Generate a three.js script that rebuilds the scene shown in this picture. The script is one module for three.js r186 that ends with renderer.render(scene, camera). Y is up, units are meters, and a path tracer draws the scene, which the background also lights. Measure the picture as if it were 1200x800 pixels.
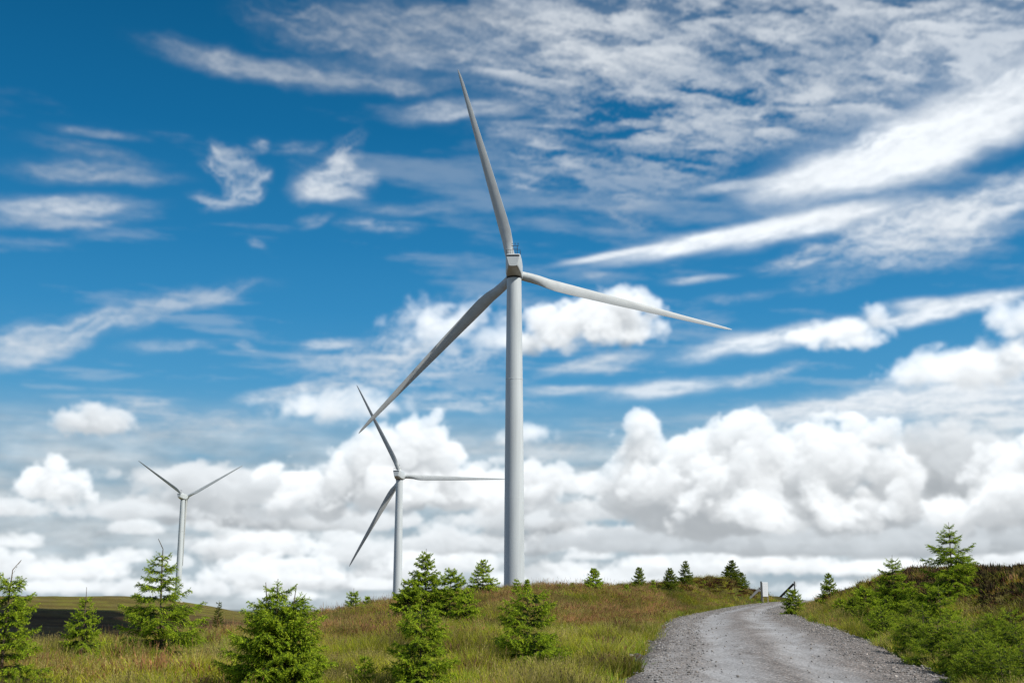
import * as THREE from 'three';
import { mergeGeometries, toCreasedNormals } from 'three/addons/utils/BufferGeometryUtils.js';
import { RoundedBoxGeometry } from 'three/addons/geometries/RoundedBoxGeometry.js';

// ------------------------------------------------------------------ camera
const scene = new THREE.Scene();
const FOCAL = 1500, EYE = 1.6, PITCH = Math.atan(315 / FOCAL);          // photo is 1200 x 800, horizon at row 715
const camera = new THREE.PerspectiveCamera(2 * Math.atan(400 / FOCAL) * 180 / Math.PI, 1.5, 0.1, 60000);
camera.position.set(0, EYE, 0);
camera.rotation.set(PITCH, 0, 0);
scene.add(camera);
const renderer = new THREE.WebGLRenderer({ antialias: true });
renderer.toneMapping = THREE.LinearToneMapping;
renderer.toneMappingExposure = 1.0;
renderer.shadowMap.enabled = true;

// direction of a photo pixel, and the point on it at depth d (metres along -z)
function dirOf(px, py) {
  const cx = (px - 600) / FOCAL, cy = (400 - py) / FOCAL;
  return new THREE.Vector3(cx, Math.sin(PITCH) + cy * Math.cos(PITCH), -Math.cos(PITCH) + cy * Math.sin(PITCH));
}
function pix(px, py, d) { const v = dirOf(px, py); v.multiplyScalar(-d / v.z); v.y += EYE; return v; }

// ------------------------------------------------------------------ random numbers and noise
function rng(seed) { let s = seed | 0; return () => { s = (s + 0x6d2b79f5) | 0; let t = Math.imul(s ^ (s >>> 15), 1 | s); t = (t + Math.imul(t ^ (t >>> 7), 61 | t)) ^ t; return ((t ^ (t >>> 14)) >>> 0) / 4294967296; }; }
const PERM = new Uint8Array(512);
{ const r = rng(77), p = [...Array(256).keys()]; for (let i = 255; i > 0; i--) { const j = Math.floor(r() * (i + 1)); [p[i], p[j]] = [p[j], p[i]]; } for (let i = 0; i < 512; i++) PERM[i] = p[i & 255]; }
function gr(h, x, y, z) { const u = (h & 15) < 8 ? x : y, v = (h & 15) < 4 ? y : ((h & 13) === 12 ? x : z); return ((h & 1) ? -u : u) + ((h & 2) ? -v : v); }
function noise3(x, y, z) {
  let X = Math.floor(x), Y = Math.floor(y), Z = Math.floor(z); x -= X; y -= Y; z -= Z; X &= 255; Y &= 255; Z &= 255;
  const u = x * x * x * (x * (x * 6 - 15) + 10), v = y * y * y * (y * (y * 6 - 15) + 10), w = z * z * z * (z * (z * 6 - 15) + 10);
  const A = PERM[X] + Y, AA = PERM[A & 255] + Z, AB = PERM[(A + 1) & 255] + Z, B = PERM[X + 1] + Y, BA = PERM[B & 255] + Z, BB = PERM[(B + 1) & 255] + Z;
  const a = gr(PERM[AA & 511], x, y, z), b = gr(PERM[BA & 511], x - 1, y, z), c = gr(PERM[AB & 511], x, y - 1, z), d = gr(PERM[BB & 511], x - 1, y - 1, z);
  const e = gr(PERM[(AA + 1) & 511], x, y, z - 1), f = gr(PERM[(BA + 1) & 511], x - 1, y, z - 1), g = gr(PERM[(AB + 1) & 511], x, y - 1, z - 1), h = gr(PERM[(BB + 1) & 511], x - 1, y - 1, z - 1);
  const p = a + u * (b - a), q = c + u * (d - c), r = e + u * (f - e), s = g + u * (h - g), t = p + v * (q - p), o = r + v * (s - r);
  return t + w * (o - t);
}
function fbm(x, y, z, oct, gain = 0.5) { let s = 0, a = 1, n = 0; for (let i = 0; i < oct; i++) { s += a * noise3(x, y, z); n += a; a *= gain; x = x * 2.03 + 13.7; y = y * 2.03 + 7.1; z = z * 2.03 + 3.3; } return s / n; }
const clamp = (x, a = 0, b = 1) => x < a ? a : x > b ? b : x;
const sstep = (a, b, x) => { const t = clamp((x - a) / (b - a)); return t * t * (3 - 2 * t); };
const lerp = (a, b, t) => a + (b - a) * t;
// ------------------------------------------------------------------ sky: clear air, a high streaky layer and cumulus, by direction (u = azimuth, v = elevation, both x FOCAL)
const SUN_DIR = new THREE.Vector3(0.60, 0.70, 0.36).normalize();
function uvOf(px, py) { const d = dirOf(px, py).normalize(); return [Math.atan2(d.x, -d.z) * FOCAL, Math.asin(d.y) * FOCAL]; }

// clear air by elevation in degrees, linear radiance
const AIR = [[-90, .36, .47, .55], [0, .38, .50, .58], [4, .27, .46, .60], [7, .155, .40, .61], [10, .075, .32, .585], [13, .038, .255, .525], [16, .021, .205, .455], [21, .008, .142, .340], [27, .004, .098, .245], [45, .005, .085, .22], [90, .004, .07, .19]];
function air(el) {
  let i = 0; while (i < AIR.length - 2 && AIR[i + 1][0] < el) i++;
  const a = AIR[i], b = AIR[i + 1], t = clamp((el - a[0]) / (b[0] - a[0]));
  return [lerp(a[1], b[1], t), lerp(a[2], b[2], t), lerp(a[3], b[3], t)];
}

// high clouds: [px, py, half length, half height, turn in degrees (up to the right positive), opacity, brightness, raggedness, kind]  kind 0 streak, 1 rippled
const WISPS = [
  [860, 18, 330, 50, 3, 0.5676, 0.798, 1, 1], [600, 60, 200, 44, -6, 0.5676, 0.7752, 0.8, 1], [430, 45, 150, 30, -8, 0.4, 0.62, 0.9, 0], [300, 80, 130, 15, -7, 0.5, 0.66, 0.7, 0], [420, 92, 120, 16, -5, 0.42, 0.66, 0.8, 0], [900, 80, 300, 70, 6, 0.43, 0.798, 1.1, 1], [540, 128, 90, 13, 5, 0.55, 0.8, 0.7, 0], [1120, 45, 170, 60, 12, 0.6192, 0.8664, 0.8, 1], [700, 15, 160, 34, 0, 0.516, 0.798, 0.9, 1], [520, 20, 130, 24, 0, 0.4, 0.6, 1, 0],
  [700, 115, 140, 55, 0, 0.344, 0.7752, 1.2, 1], [640, 185, 60, 40, 10, 0.3612, 0.8208, 1.1, 1], [770, 190, 140, 60, 8, 0.2924, 0.7524, 1.2, 1], [735, 252, 55, 22, -12, 0.3, 0.7, 1, 0], [860, 135, 150, 60, 15, 0.3612, 0.798, 1.1, 1], [980, 120, 120, 40, 12, 0.301, 0.8208, 1.1, 1],
  [1085, 165, 180, 42, 13, 0.97, 0.97, 0.45, 0], [1160, 125, 120, 48, 15, 0.85, 0.92, 0.5, 0], [965, 202, 100, 18, 12, 0.88, 0.95, 0.4, 0], [865, 217, 70, 7, 6, 0.5, 0.9, 0.5, 0], [1040, 195, 140, 22, 8, 0.9, 0.97, 0.4, 0],
  [850, 277, 165, 12, 9, 0.95, 0.97, 0.3, 0], [720, 298, 75, 4.5, 9, 0.8, 0.95, 0.25, 0], [950, 262, 130, 15, 9, 0.92, 0.95, 0.4, 0], [1080, 258, 130, 26, 8, 0.66, 0.88, 0.9, 0], [1150, 240, 110, 28, 12, 0.7, 0.9, 0.8, 0], [1080, 290, 110, 20, 8, 0.62, 0.86, 1, 0], [955, 298, 55, 12, 12, 0.5, 0.82, 1.1, 0],
  [820, 327, 45, 5, 3, 0.55, 0.85, 0.6, 0], [700, 322, 20, 5, 0, 0.3, 0.8, 0.8, 0], [980, 330, 60, 10, 6, 0.26, 0.8, 1, 0], [860, 350, 50, 7, 6, 0.25, 0.8, 1, 0],
  [900, 398, 120, 14, 8, 0.86, 0.93, 0.5, 0], [1110, 362, 120, 11, 8, 0.88, 0.93, 0.5, 0], [1080, 356, 40, 8, 0, 0.7, 0.95, 0.4, 0],
  [780, 456, 80, 12, 5, 0.72, 0.9, 0.5, 0], [660, 458, 60, 7, 2, 0.5, 0.85, 0.6, 0], [890, 442, 48, 9, 12, 0.55, 0.85, 0.7, 0], [720, 424, 50, 11, 12, 0.5, 0.85, 0.7, 0],
  [1060, 470, 200, 22, 5, 0.86, 0.92, 0.6, 0], [1180, 480, 130, 34, 0, 0.9, 0.88, 0.6, 0], [960, 478, 120, 10, 5, 0.7, 0.88, 0.6, 0], [1150, 445, 110, 24, 8, 0.6, 0.9, 0.8, 0],
  [115, 156, 55, 6, 0, 0.36, 0.68, 0.8, 0], [110, 178, 80, 11, -4, 0.24, 0.62, 0.8, 0], [112, 203, 98, 14, 2, 0.44, 0.68, 0.7, 0], [75, 242, 95, 14, 6, 0.68, 0.78, 0.6, 0], [60, 260, 90, 9, 4, 0.42, 0.72, 0.8, 0],
  [270, 192, 34, 18, -30, 0.5, 0.82, 1.4, 0], [284, 222, 28, 18, 40, 0.58, 0.84, 1.4, 0], [256, 240, 36, 11, 0, 0.56, 0.82, 1.3, 0], [262, 178, 20, 8, 0, 0.35, 0.8, 1.3, 0], [305, 172, 14, 11, 0, 0.42, 0.85, 1.1, 0], [350, 172, 32, 8, 12, 0.3, 0.8, 1.2, 0], [300, 284, 14, 6, -20, 0.3, 0.8, 1, 0],
  [392, 208, 48, 26, 6, 0.7, 0.84, 0.8, 0], [408, 180, 30, 20, 30, 0.6, 0.82, 1, 0], [386, 226, 46, 10, 0, 0.62, 0.85, 0.7, 0], [370, 258, 26, 7, 20, 0.26, 0.8, 1.2, 0], [445, 262, 48, 10, -4, 0.36, 0.82, 1.2, 0], [480, 245, 60, 9, 4, 0.13, 0.75, 1, 0],
  [215, 352, 95, 15, 14, 0.42, 0.76, 0.9, 0], [90, 388, 110, 20, 18, 0.54, 0.8, 0.8, 0], [30, 412, 70, 16, 16, 0.5, 0.8, 0.7, 0], [200, 405, 58, 8, 6, 0.28, 0.8, 0.9, 0], [288, 408, 16, 7, -20, 0.3, 0.8, 1, 0],
  [385, 405, 40, 8, 5, 0.5, 0.88, 0.9, 0], [430, 420, 90, 18, 8, 0.42, 0.86, 1.1, 0], [500, 430, 110, 24, 4, 0.5, 0.87, 1.1, 0], [330, 460, 60, 10, 12, 0.55, 0.86, 0.8, 0], [540, 470, 110, 16, 0, 0.45, 0.85, 1, 0], [400, 455, 90, 22, 20, 0.5, 0.8, 1.1, 0], [480, 395, 90, 30, 30, 0.35, 0.85, 1.2, 0],
  [690, 425, 70, 8, 12, 0.45, 0.85, 0.8, 0], [170, 472, 40, 8, 6, 0.45, 0.84, 0.9, 0], [220, 485, 120, 12, -4, 0.36, 0.78, 0.9, 0], [190, 505, 180, 16, 3, 0.42, 0.72, 0.8, 0], [630, 530, 80, 16, 0, 0.55, 0.86, 0.9, 0], [560, 520, 50, 10, 0, 0.4, 0.8, 0.9, 0],
].map(([px, py, a, b, turn, op, br, rag, kind]) => { const [u, v] = uvOf(px, py), c = Math.cos(turn * Math.PI / 180), s = Math.sin(turn * Math.PI / 180); return { u, v, a, b, c, s, op, br, rag, kind, reach: Math.max(a, b) * 1.25 + 30 }; });

// cumulus: each cloud a list of puffs [px, py, rx, ry, rz offset]; flat: how far the underside reaches
const CLOUDS = [];
function cloud(depth, puffs, o = {}) {
  const r = rng(CLOUDS.length * 31 + 5), list = puffs.map(([px, py, rx, ry, w = 0]) => { const [u, v] = o.raw ? [px, py] : uvOf(px, py); return { u, v, w: w + (r() - .5) * rx * .3, rx, ry, rz: rx * .8, down: o.down ?? .62 }; });
  const R = Math.max(...list.map((p) => p.ry));
  CLOUDS.push({ depth, list, amp: o.amp ?? Math.min(15, R * .34), wave: (o.wave ?? clamp(R * 1.0, 15, 46)) * 1.55, grey: o.grey ?? 0, ext: o.ext ?? .058, sharp: o.sharp ?? (R < 27 ? 1.9 : 1.25), seed: CLOUDS.length * 17.3,
    u0: Math.min(...list.map((p) => p.u - p.rx * 1.3 - 8)), u1: Math.max(...list.map((p) => p.u + p.rx * 1.3 + 8)), v0: Math.min(...list.map((p) => p.v - p.ry * 1.2 - 8)), v1: Math.max(...list.map((p) => p.v + p.ry * 1.35 + 8)) });
}
// torn puffs above the bank: thin, with ragged edges
cloud(10, [[500, 372, 30, 30], [485, 352, 14, 16], [520, 388, 46, 26], [555, 372, 34, 30], [575, 395, 40, 24], [470, 385, 24, 12]], { ext: .028, sharp: .45, down: .9, amp: 14, wave: 30 });
cloud(10, [[372, 478, 60, 20], [340, 470, 34, 12], [410, 470, 40, 22], [440, 480, 40, 16]], { ext: .035, sharp: .45, grey: .12, down: .8, amp: 10, wave: 30 });
cloud(10, [[705, 374, 60, 30], [732, 352, 32, 20], [655, 380, 50, 26], [765, 362, 20, 20], [640, 398, 50, 16], [720, 392, 60, 16]], { ext: .075, sharp: .6, down: .85, amp: 11, wave: 34 });
cloud(10, [[985, 388, 44, 15], [1026, 374, 18, 18], [1000, 400, 34, 11], [950, 396, 40, 10]], { ext: .06, sharp: .6, down: .9, amp: 8, wave: 24 });
cloud(10, [[1190, 376, 38, 26], [1170, 372, 22, 14], [1140, 432, 80, 24], [1190, 420, 60, 22], [1090, 440, 40, 16]], { ext: .045, sharp: .5, down: .9, amp: 11, wave: 30 });
cloud(10, [[620, 507, 34, 13], [600, 515, 24, 9]], { ext: .05, sharp: .6, down: .9 });
// small far ones, low over the land
cloud(9, [[90, 672, 60, 12], [120, 662, 26, 13], [60, 668, 24, 12]], { });
cloud(8.6, [[14, 668, 34, 20], [34, 664, 18, 13], [4, 656, 14, 12]], { });
cloud(8.5, [[20, 636, 30, 11], [32, 633, 10, 8]], { });
cloud(9, [[245, 612, 36, 20], [228, 606, 16, 14], [300, 640, 70, 22], [270, 652, 30, 14]], { });
cloud(8.8, [[300, 668, 52, 16], [290, 655, 18, 11], [352, 668, 44, 17], [372, 660, 20, 12], [330, 680, 80, 18]], { });
cloud(9.3, [[420, 650, 60, 20], [400, 684, 80, 12], [470, 672, 60, 14], [180, 690, 120, 10]], { grey: .25 });
cloud(8.4, [[505, 655, 42, 16], [545, 660, 46, 19], [560, 655, 20, 14], [480, 665, 40, 12]], { });
cloud(9.2, [[640, 672, 34, 13], [672, 668, 24, 12], [700, 680, 60, 12], [620, 640, 60, 12]], { });
cloud(9.1, [[820, 664, 90, 14], [780, 680, 80, 10], [860, 652, 50, 12], [725, 672, 30, 9]], { grey: .2 });
cloud(8.7, [[895, 660, 50, 15], [940, 656, 26, 15], [930, 664, 40, 12], [1000, 668, 60, 10], [876, 652, 18, 11]], { });
cloud(9.2, [[1000, 690, 80, 8], [1170, 690, 60, 12], [1150, 680, 30, 8], [1100, 668, 80, 12], [1190, 655, 60, 12]], { grey: .2 });
for (const [x, y, rx, ry, g] of [[150, 655, 26, 9, 0], [205, 662, 22, 8, .1], [60, 690, 40, 6, .1], [440, 688, 34, 7, .1], [590, 682, 30, 7, 0], [760, 662, 26, 9, 0], [690, 652, 30, 8, .1], [1040, 662, 34, 10, 0], [1090, 690, 40, 7, 0], [980, 700, 40, 5, .1], [400, 632, 30, 10, .1], [160, 622, 34, 10, .15], [820, 700, 36, 5, .1], [330, 700, 40, 5, .1], [520, 628, 26, 9, .1], [1140, 652, 40, 11, .1], [655, 626, 34, 10, .15], [12, 600, 40, 10, .2]]) cloud(8.9, [[x, y, rx, ry], [x - rx * .4, y - ry * .5, rx * .5, ry * .9], [x + rx * .45, y - ry * .35, rx * .45, ry * .8], [x + rx * .05, y - ry * .9, rx * .35, ry * .7]], { grey: g, sharp: 2.2, down: .5 });
// grey middle banks
cloud(7.6, [[330, 570, 90, 16], [270, 580, 70, 18], [380, 612, 120, 16], [250, 560, 90, 14], [200, 600, 120, 16]], { grey: .35, amp: 9, wave: 40 });
cloud(7.5, [[600, 610, 90, 18], [680, 600, 80, 18], [560, 640, 110, 14], [650, 570, 60, 18], [720, 630, 120, 14]], { grey: .32, amp: 9, wave: 40 });
cloud(7.4, [[900, 636, 170, 16], [1040, 640, 160, 18], [800, 640, 120, 12], [1160, 630, 120, 22]], { grey: .62, amp: 8, wave: 40 });
// the three small ones on the left
cloud(6, [[58, 570, 40, 24], [60, 553, 22, 17], [84, 570, 24, 20], [34, 572, 24, 16], [100, 582, 14, 10]], { down: .7, });
cloud(6, [[112, 496, 42, 18], [108, 484, 26, 14], [136, 494, 22, 15], [84, 497, 22, 11]], { grey: .34, down: .75 });
// big one between the two turbines
cloud(5, [[455, 540, 48, 42], [490, 528, 46, 40], [518, 540, 34, 42], [430, 545, 40, 34], [400, 560, 36, 40], [380, 585, 40, 26], [350, 590, 34, 20], [470, 575, 90, 32, 10], [545, 575, 44, 34], [575, 585, 40, 24], [420, 510, 20, 12], [340, 560, 34, 16, 12], [500, 500, 22, 14], [470, 500, 20, 13]], { down: .8, wave: 40, amp: 13 });
cloud(5.4, [[600, 575, 70, 30], [640, 560, 40, 24], [560, 570, 60, 24]], { grey: .15, });
// big bank on the right
cloud(5, [[760, 570, 60, 42], [720, 578, 34, 30], [752, 535, 34, 42], [745, 500, 20, 16], [790, 545, 40, 44], [845, 520, 40, 36], [875, 505, 28, 20], [850, 565, 80, 50, 10], [905, 530, 45, 36], [950, 510, 32, 26], [930, 565, 60, 48], [990, 545, 50, 50], [1030, 506, 28, 24], [1010, 520, 32, 34], [1046, 500, 18, 15], [1060, 560, 55, 45], [1095, 575, 42, 36], [1010, 600, 90, 36], [880, 600, 110, 34, 10], [960, 490, 20, 12]], { down: .8, wave: 46, amp: 15 });
cloud(4.6, [[1120, 540, 50, 40], [1150, 560, 60, 46], [1110, 510, 36, 24], [1075, 525, 30, 26]], { grey: .42, amp: 13, wave: 46 });
cloud(4.3, [[1195, 545, 34, 26], [1172, 536, 20, 16], [1200, 570, 60, 34], [1240, 540, 60, 44], [1290, 560, 90, 50], [1160, 600, 70, 30]], { down: .8, amp: 12, wave: 40 });
// the same kind of sky goes on all round
{
  const r = rng(404);
  for (let az = 30; az < 330; az += 5.5 + r() * 4) {
    const u = (az > 180 ? az - 360 : az) / 180 * Math.PI * FOCAL, puffs = [], n = 4 + Math.floor(r() * 6), big = 25 + r() * 40, v = 30 + big * (1 + r());
    for (let i = 0; i < n; i++) puffs.push([u + (r() - .5) * big * 5, v + (r() - .3) * big * .7, big * (.7 + r() * .8), big * (.45 + r() * .4)]);
    cloud(5 + r(), puffs, { raw: true, down: .8, grey: r() * .3 });
  }
}
CLOUDS.sort((a, b) => b.depth - a.depth);

const LX = 0.36, LY = 0.88, LW = -0.30;                                   // towards the sun in (u, v, depth)
function puffField(c, near, u, v, w, oct) {
  let best = -1e9;
  for (let i = 0; i < near.length; i++) {
    const p = near[i], dv = v - p.v, x = (u - p.u) / p.rx, y = dv / (dv < 0 ? p.ry * p.down : p.ry), z = (w - p.w) / p.rz, q = (1 - Math.sqrt(x * x + y * y + z * z)) * Math.min(p.rx, p.ry);
    best = best > q ? best + Math.max(0, 14 - best + q) ** 2 * .011 : q + Math.max(0, 14 - q + best) ** 2 * .011;
  }
  if (best < -c.amp) return 0;
  const k = 1 / c.wave; let x = u * k + c.seed, y = v * k * 1.15, z = w * k, a = 1, s = 0;
  for (let i = 0; i < oct; i++) { s += a * (Math.abs(noise3(x, y, z)) * 2.4 - .62); a *= .57; x = x * 2.1 + 5.2; y = y * 2.1 + 1.3; z = z * 2.1 + 9.7; }
  const d = (best + c.amp * s) / (6 / c.sharp);
  return d <= 0 ? 0 : d >= 1 ? 1 : d;
}
function marchCloud(c, u, v, step, oct) {                                 // [r, g, b, alpha] premultiplied
  const near = c.list.filter((p) => Math.abs(u - p.u) < p.rx * 1.35 + 45 && Math.abs(v - p.v) < p.ry * 1.4 + 45);
  if (!near.length) return null;
  let w0 = 1e9, w1 = -1e9; for (const p of near) { w0 = Math.min(w0, p.w - p.rz * 1.25); w1 = Math.max(w1, p.w + p.rz * 1.25); }
  let T = 1, R = 0, G = 0, B = 0;
  for (let w = w0; w < w1 && T > .015; w += step) {
    const d = puffField(c, near, u, v, w, oct);
    if (d <= 0) continue;
    const ext = d * c.ext, a = 1 - Math.exp(-ext * step);
    let tau = 0; for (const [s, len] of [[5, 9], [16, 14], [34, 24], [64, 36]]) tau += puffField(c, near, u + LX * s, v + LY * s, w + LW * s, s < 10 ? 3 : 1) * len;
    let zen = 0; for (const [s, len] of [[8, 14], [24, 22], [50, 30]]) zen += puffField(c, near, u, v + s, w, 1) * len;
    const sun = .42 * Math.exp(-tau * .6 * c.ext) + .58 * Math.exp(-tau * .22 * c.ext), amb = .25 + .16 * Math.exp(-zen * .5 * c.ext), lit = (1 - c.grey) * sun * .86;
    R += T * a * (lit * 1.0 + amb * .88); G += T * a * (lit * .985 + amb * 1.01); B += T * a * (lit * .96 + amb * 1.13);
    T *= 1 - a;
  }
  const A = 1 - T; if (A < .004) return null;
  return [R, G, B, A];
}
function skyAt(az, el, step, oct) {
  const u = az * FOCAL, v = el * FOCAL, deg = el * 180 / Math.PI, front = Math.abs(az) < 1.0 ? sstep(1.0, .55, Math.abs(az)) : 0;
  let [R, G, B] = air(deg);
  const over = (r, g, b, a) => { R += (r - R) * a; G += (g - G) * a; B += (b - B) * a; };
  // high layer: streaks lie along the wind in a sheet far above, so they are drawn in the sheet's own plane
  if (el > .03) {
    const k = 1 / Math.max(Math.sin(el), .05), sx = Math.sin(az) * Math.cos(el) * k, sz = Math.cos(az) * Math.cos(el) * k;
    const along = (sx * .95 + sz * .3), across = (sx * -.3 + sz * .95);
    const open = 1 - front * sstep(980, 730, v);
    const fine = fbm(along * 3.6, across * 6.5, 1.5, oct + 1, .58), ripple = fbm(along * 9 + fine * 2.5, across * 12 + fine * 1.5, 4.5, oct + 1, .64);
    if (open > 0) { const cover = fbm(along * .7, across * 1.3, 8.8, 3), a = sstep(-.08, .45, cover + fine * .5) * .75 * open; over(.58, .60, .63, a); }
    if (front > 0) {
      const wu = fbm(u / 55, v / 40, 2.2, 4) * 34, wv = fbm(u / 55, v / 40, 6.2, 4) * 24, wf = noise3(u / 9, v / 7, 3.1);
      let dens = 0, br = 0, sum = 0;
      for (const c of WISPS) {
        const du0 = u - c.u, dv0 = v - c.v; if (Math.abs(du0) > c.reach + 30 || Math.abs(dv0) > c.reach + 30) continue;
        const g = Math.min(1, c.b / 22) * c.rag, du = du0 + wu * g * 1.3, dv = dv0 + wv * g, x = (du * c.c + dv * c.s) / c.a, y = (dv * c.c - du * c.s) / c.b;
        const rr = x * x + y * y * clamp(1 + x * .35, .6, 1.5); if (rr > 2.2) continue;
        let f = Math.exp(-rr * 1.6) * 1.15; if (rr > 1.3) f *= 1 - (rr - 1.3) / .9;
        const streak = fbm((du * c.c + dv * c.s) / 30, (dv * c.c - du * c.s) / 7, c.u * .01, 5, .62);
        const tex = c.kind === 1 ? ripple * 1.7 + streak * .5 + fine * .9 : streak * 1.15 + fine * .6 + wf * .1;
        const fibre = lerp(1, clamp(.52 + tex * 1.05, 0, 1.5), Math.min(1, c.rag * .9));
        let a = Math.min(1, sstep(.0, .95, f + tex * .22 * c.rag * Math.sqrt(f)) * fibre * 1.12);
        a *= c.op * (c.kind === 1 ? 1 : 1.05); if (a <= 0) continue;
        const shade = c.br * (.90 + .16 * a + tex * .10);
        sum += a; br += a * shade; dens = 1 - (1 - dens) * (1 - a);
      }
      const thin = sstep(.0, .45, fbm(along * 1.6, across * 2.6, 12.5, 3) * .8 + fine * .7 + sstep(-200, 400, u) * .12 - .1) * .22 * sstep(700, 560, v + u * -.12); dens = 1 - (1 - dens) * (1 - thin); sum += thin + 1e-6; br += thin * .74;
      if (dens > 0) { const s = br / sum; over(s * .95, s * 1.0, s * 1.05, dens * front); }
    }
  }
  // low layered cloud over the horizon; the far cumulus stand in it, the near ones before it
  const veil = (share) => {
    const n = fbm(u / 120, v / 30, 3.3, oct, .55), m = fbm(u / 48 + 9, v / 17, 7.7, oct + 1, .58), s = fbm(u / 160, v / 12, 5.5, oct, .5), a = clamp(sstep(250, 135, v) * (.80 + n * .9 + s * .4));
    const b = .60 + m * .34 + n * .20 + s * .16; over(b * .90, b * .985, b * 1.04, a * share);
  };
  const low = el > -.02 && v < 330; let veiled = !low;
  if (low) veil(.85);
  if (v < 430 && v > -12) for (const c of CLOUDS) {
    if (!veiled && c.depth < 7) { veil(.22); veiled = true; }
    if (u < c.u0 || u > c.u1 || v < c.v0 || v > c.v1) continue;
    const m = marchCloud(c, u, v, step, oct); if (m) { R = m[0] + R * (1 - m[3]); G = m[1] + G * (1 - m[3]); B = m[2] + B * (1 - m[3]); }
  }
  return [R, G, B];
}
const SKY_W = 4096, SKY_H = 2048, skyData = new Float32Array(SKY_W * SKY_H * 4);
{
  const azOf = (col) => { let a = ((col + .5) / SKY_W - .5) * 2 * Math.PI + Math.PI / 2; return a > Math.PI ? a - 2 * Math.PI : a; }, elOf = (row) => ((row + .5) / SKY_H - .5) * Math.PI;
  const put = (row, col, c) => { const i = (row * SKY_W + ((col + SKY_W) % SKY_W)) * 4; skyData[i] = c[0]; skyData[i + 1] = c[1]; skyData[i + 2] = c[2]; skyData[i + 3] = 1; };
  const c0 = SKY_W / 4 - 312, c1 = SKY_W / 4 + 312, r0 = SKY_H / 2 - 8, r1 = SKY_H / 2 + 360, S = 8;
  const rows = [], cols = SKY_W / S; for (let row = SKY_H / 2 - 8; row <= SKY_H; row += S) { const line = []; for (let i = 0; i < cols; i++) line.push(skyAt(azOf(i * S), elOf(Math.min(row, SKY_H - 1)), 9, 3)); rows.push(line); }
  for (let row = 0; row < SKY_H; row++) for (let col = 0; col < SKY_W; col++) {
    if (row < r0) { put(row, col, [.10, .11, .08]); continue; }
    if (row >= r0 && row < r1 && col >= c0 && col < c1) continue;
    const y = (row - r0) / S, y0 = Math.min(Math.floor(y), rows.length - 2), fy = y - y0, x0 = Math.floor(col / S), fx = col / S - x0, x1 = (x0 + 1) % cols, o = [0, 0, 0];
    for (let k = 0; k < 3; k++) o[k] = lerp(lerp(rows[y0][x0][k], rows[y0][x1][k], fx), lerp(rows[y0 + 1][x0][k], rows[y0 + 1][x1][k], fx), fy);
    put(row, col, o);
  }
  for (let row = r0; row < r1; row++) for (let col = c0; col < c1; col++) put(row, col, skyAt(azOf(col), elOf(row), 3, 5));
}
const skyTexture = new THREE.DataTexture(skyData, SKY_W, SKY_H, THREE.RGBAFormat, THREE.FloatType);
skyTexture.mapping = THREE.EquirectangularReflectionMapping; skyTexture.magFilter = THREE.LinearFilter; skyTexture.needsUpdate = true;
scene.background = skyTexture; scene.environment = skyTexture;

const sun = new THREE.DirectionalLight(new THREE.Color(1, .955, .87), 5.0);
sun.position.copy(SUN_DIR).multiplyScalar(300); sun.castShadow = true; sun.shadow.radius = 1;
Object.assign(sun.shadow.camera, { left: -120, right: 120, top: 120, bottom: -120, near: 1, far: 900 }); sun.shadow.mapSize.set(4096, 4096);
scene.add(sun, sun.target);
// ------------------------------------------------------------------ naming helpers
const NAMES = new Map();
function numbered(name) { const n = NAMES.get(name) ?? 0; NAMES.set(name, n + 1); return n ? name + '_' + String(n).padStart(3, '0') : name; }
function tag(o, label, category, group) { o.userData.label = label; o.userData.category = category; if (group) o.userData.group = group; return o; }
function thing(name, label, category, group) { const g = new THREE.Group(); g.name = numbered(name); scene.add(g); return tag(g, label, category, group); }
function part(parent, name, geometry, material) { const m = new THREE.Mesh(geometry, material); m.name = name; parent.add(m); return m; }
function stuff(o, name, label, category) { o.name = name; o.userData.kind = 'stuff'; tag(o, label, category); scene.add(o); return o; }
function structure(o, name, label, category) { o.name = name; o.userData.kind = 'structure'; tag(o, label, category); scene.add(o); return o; }

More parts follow.
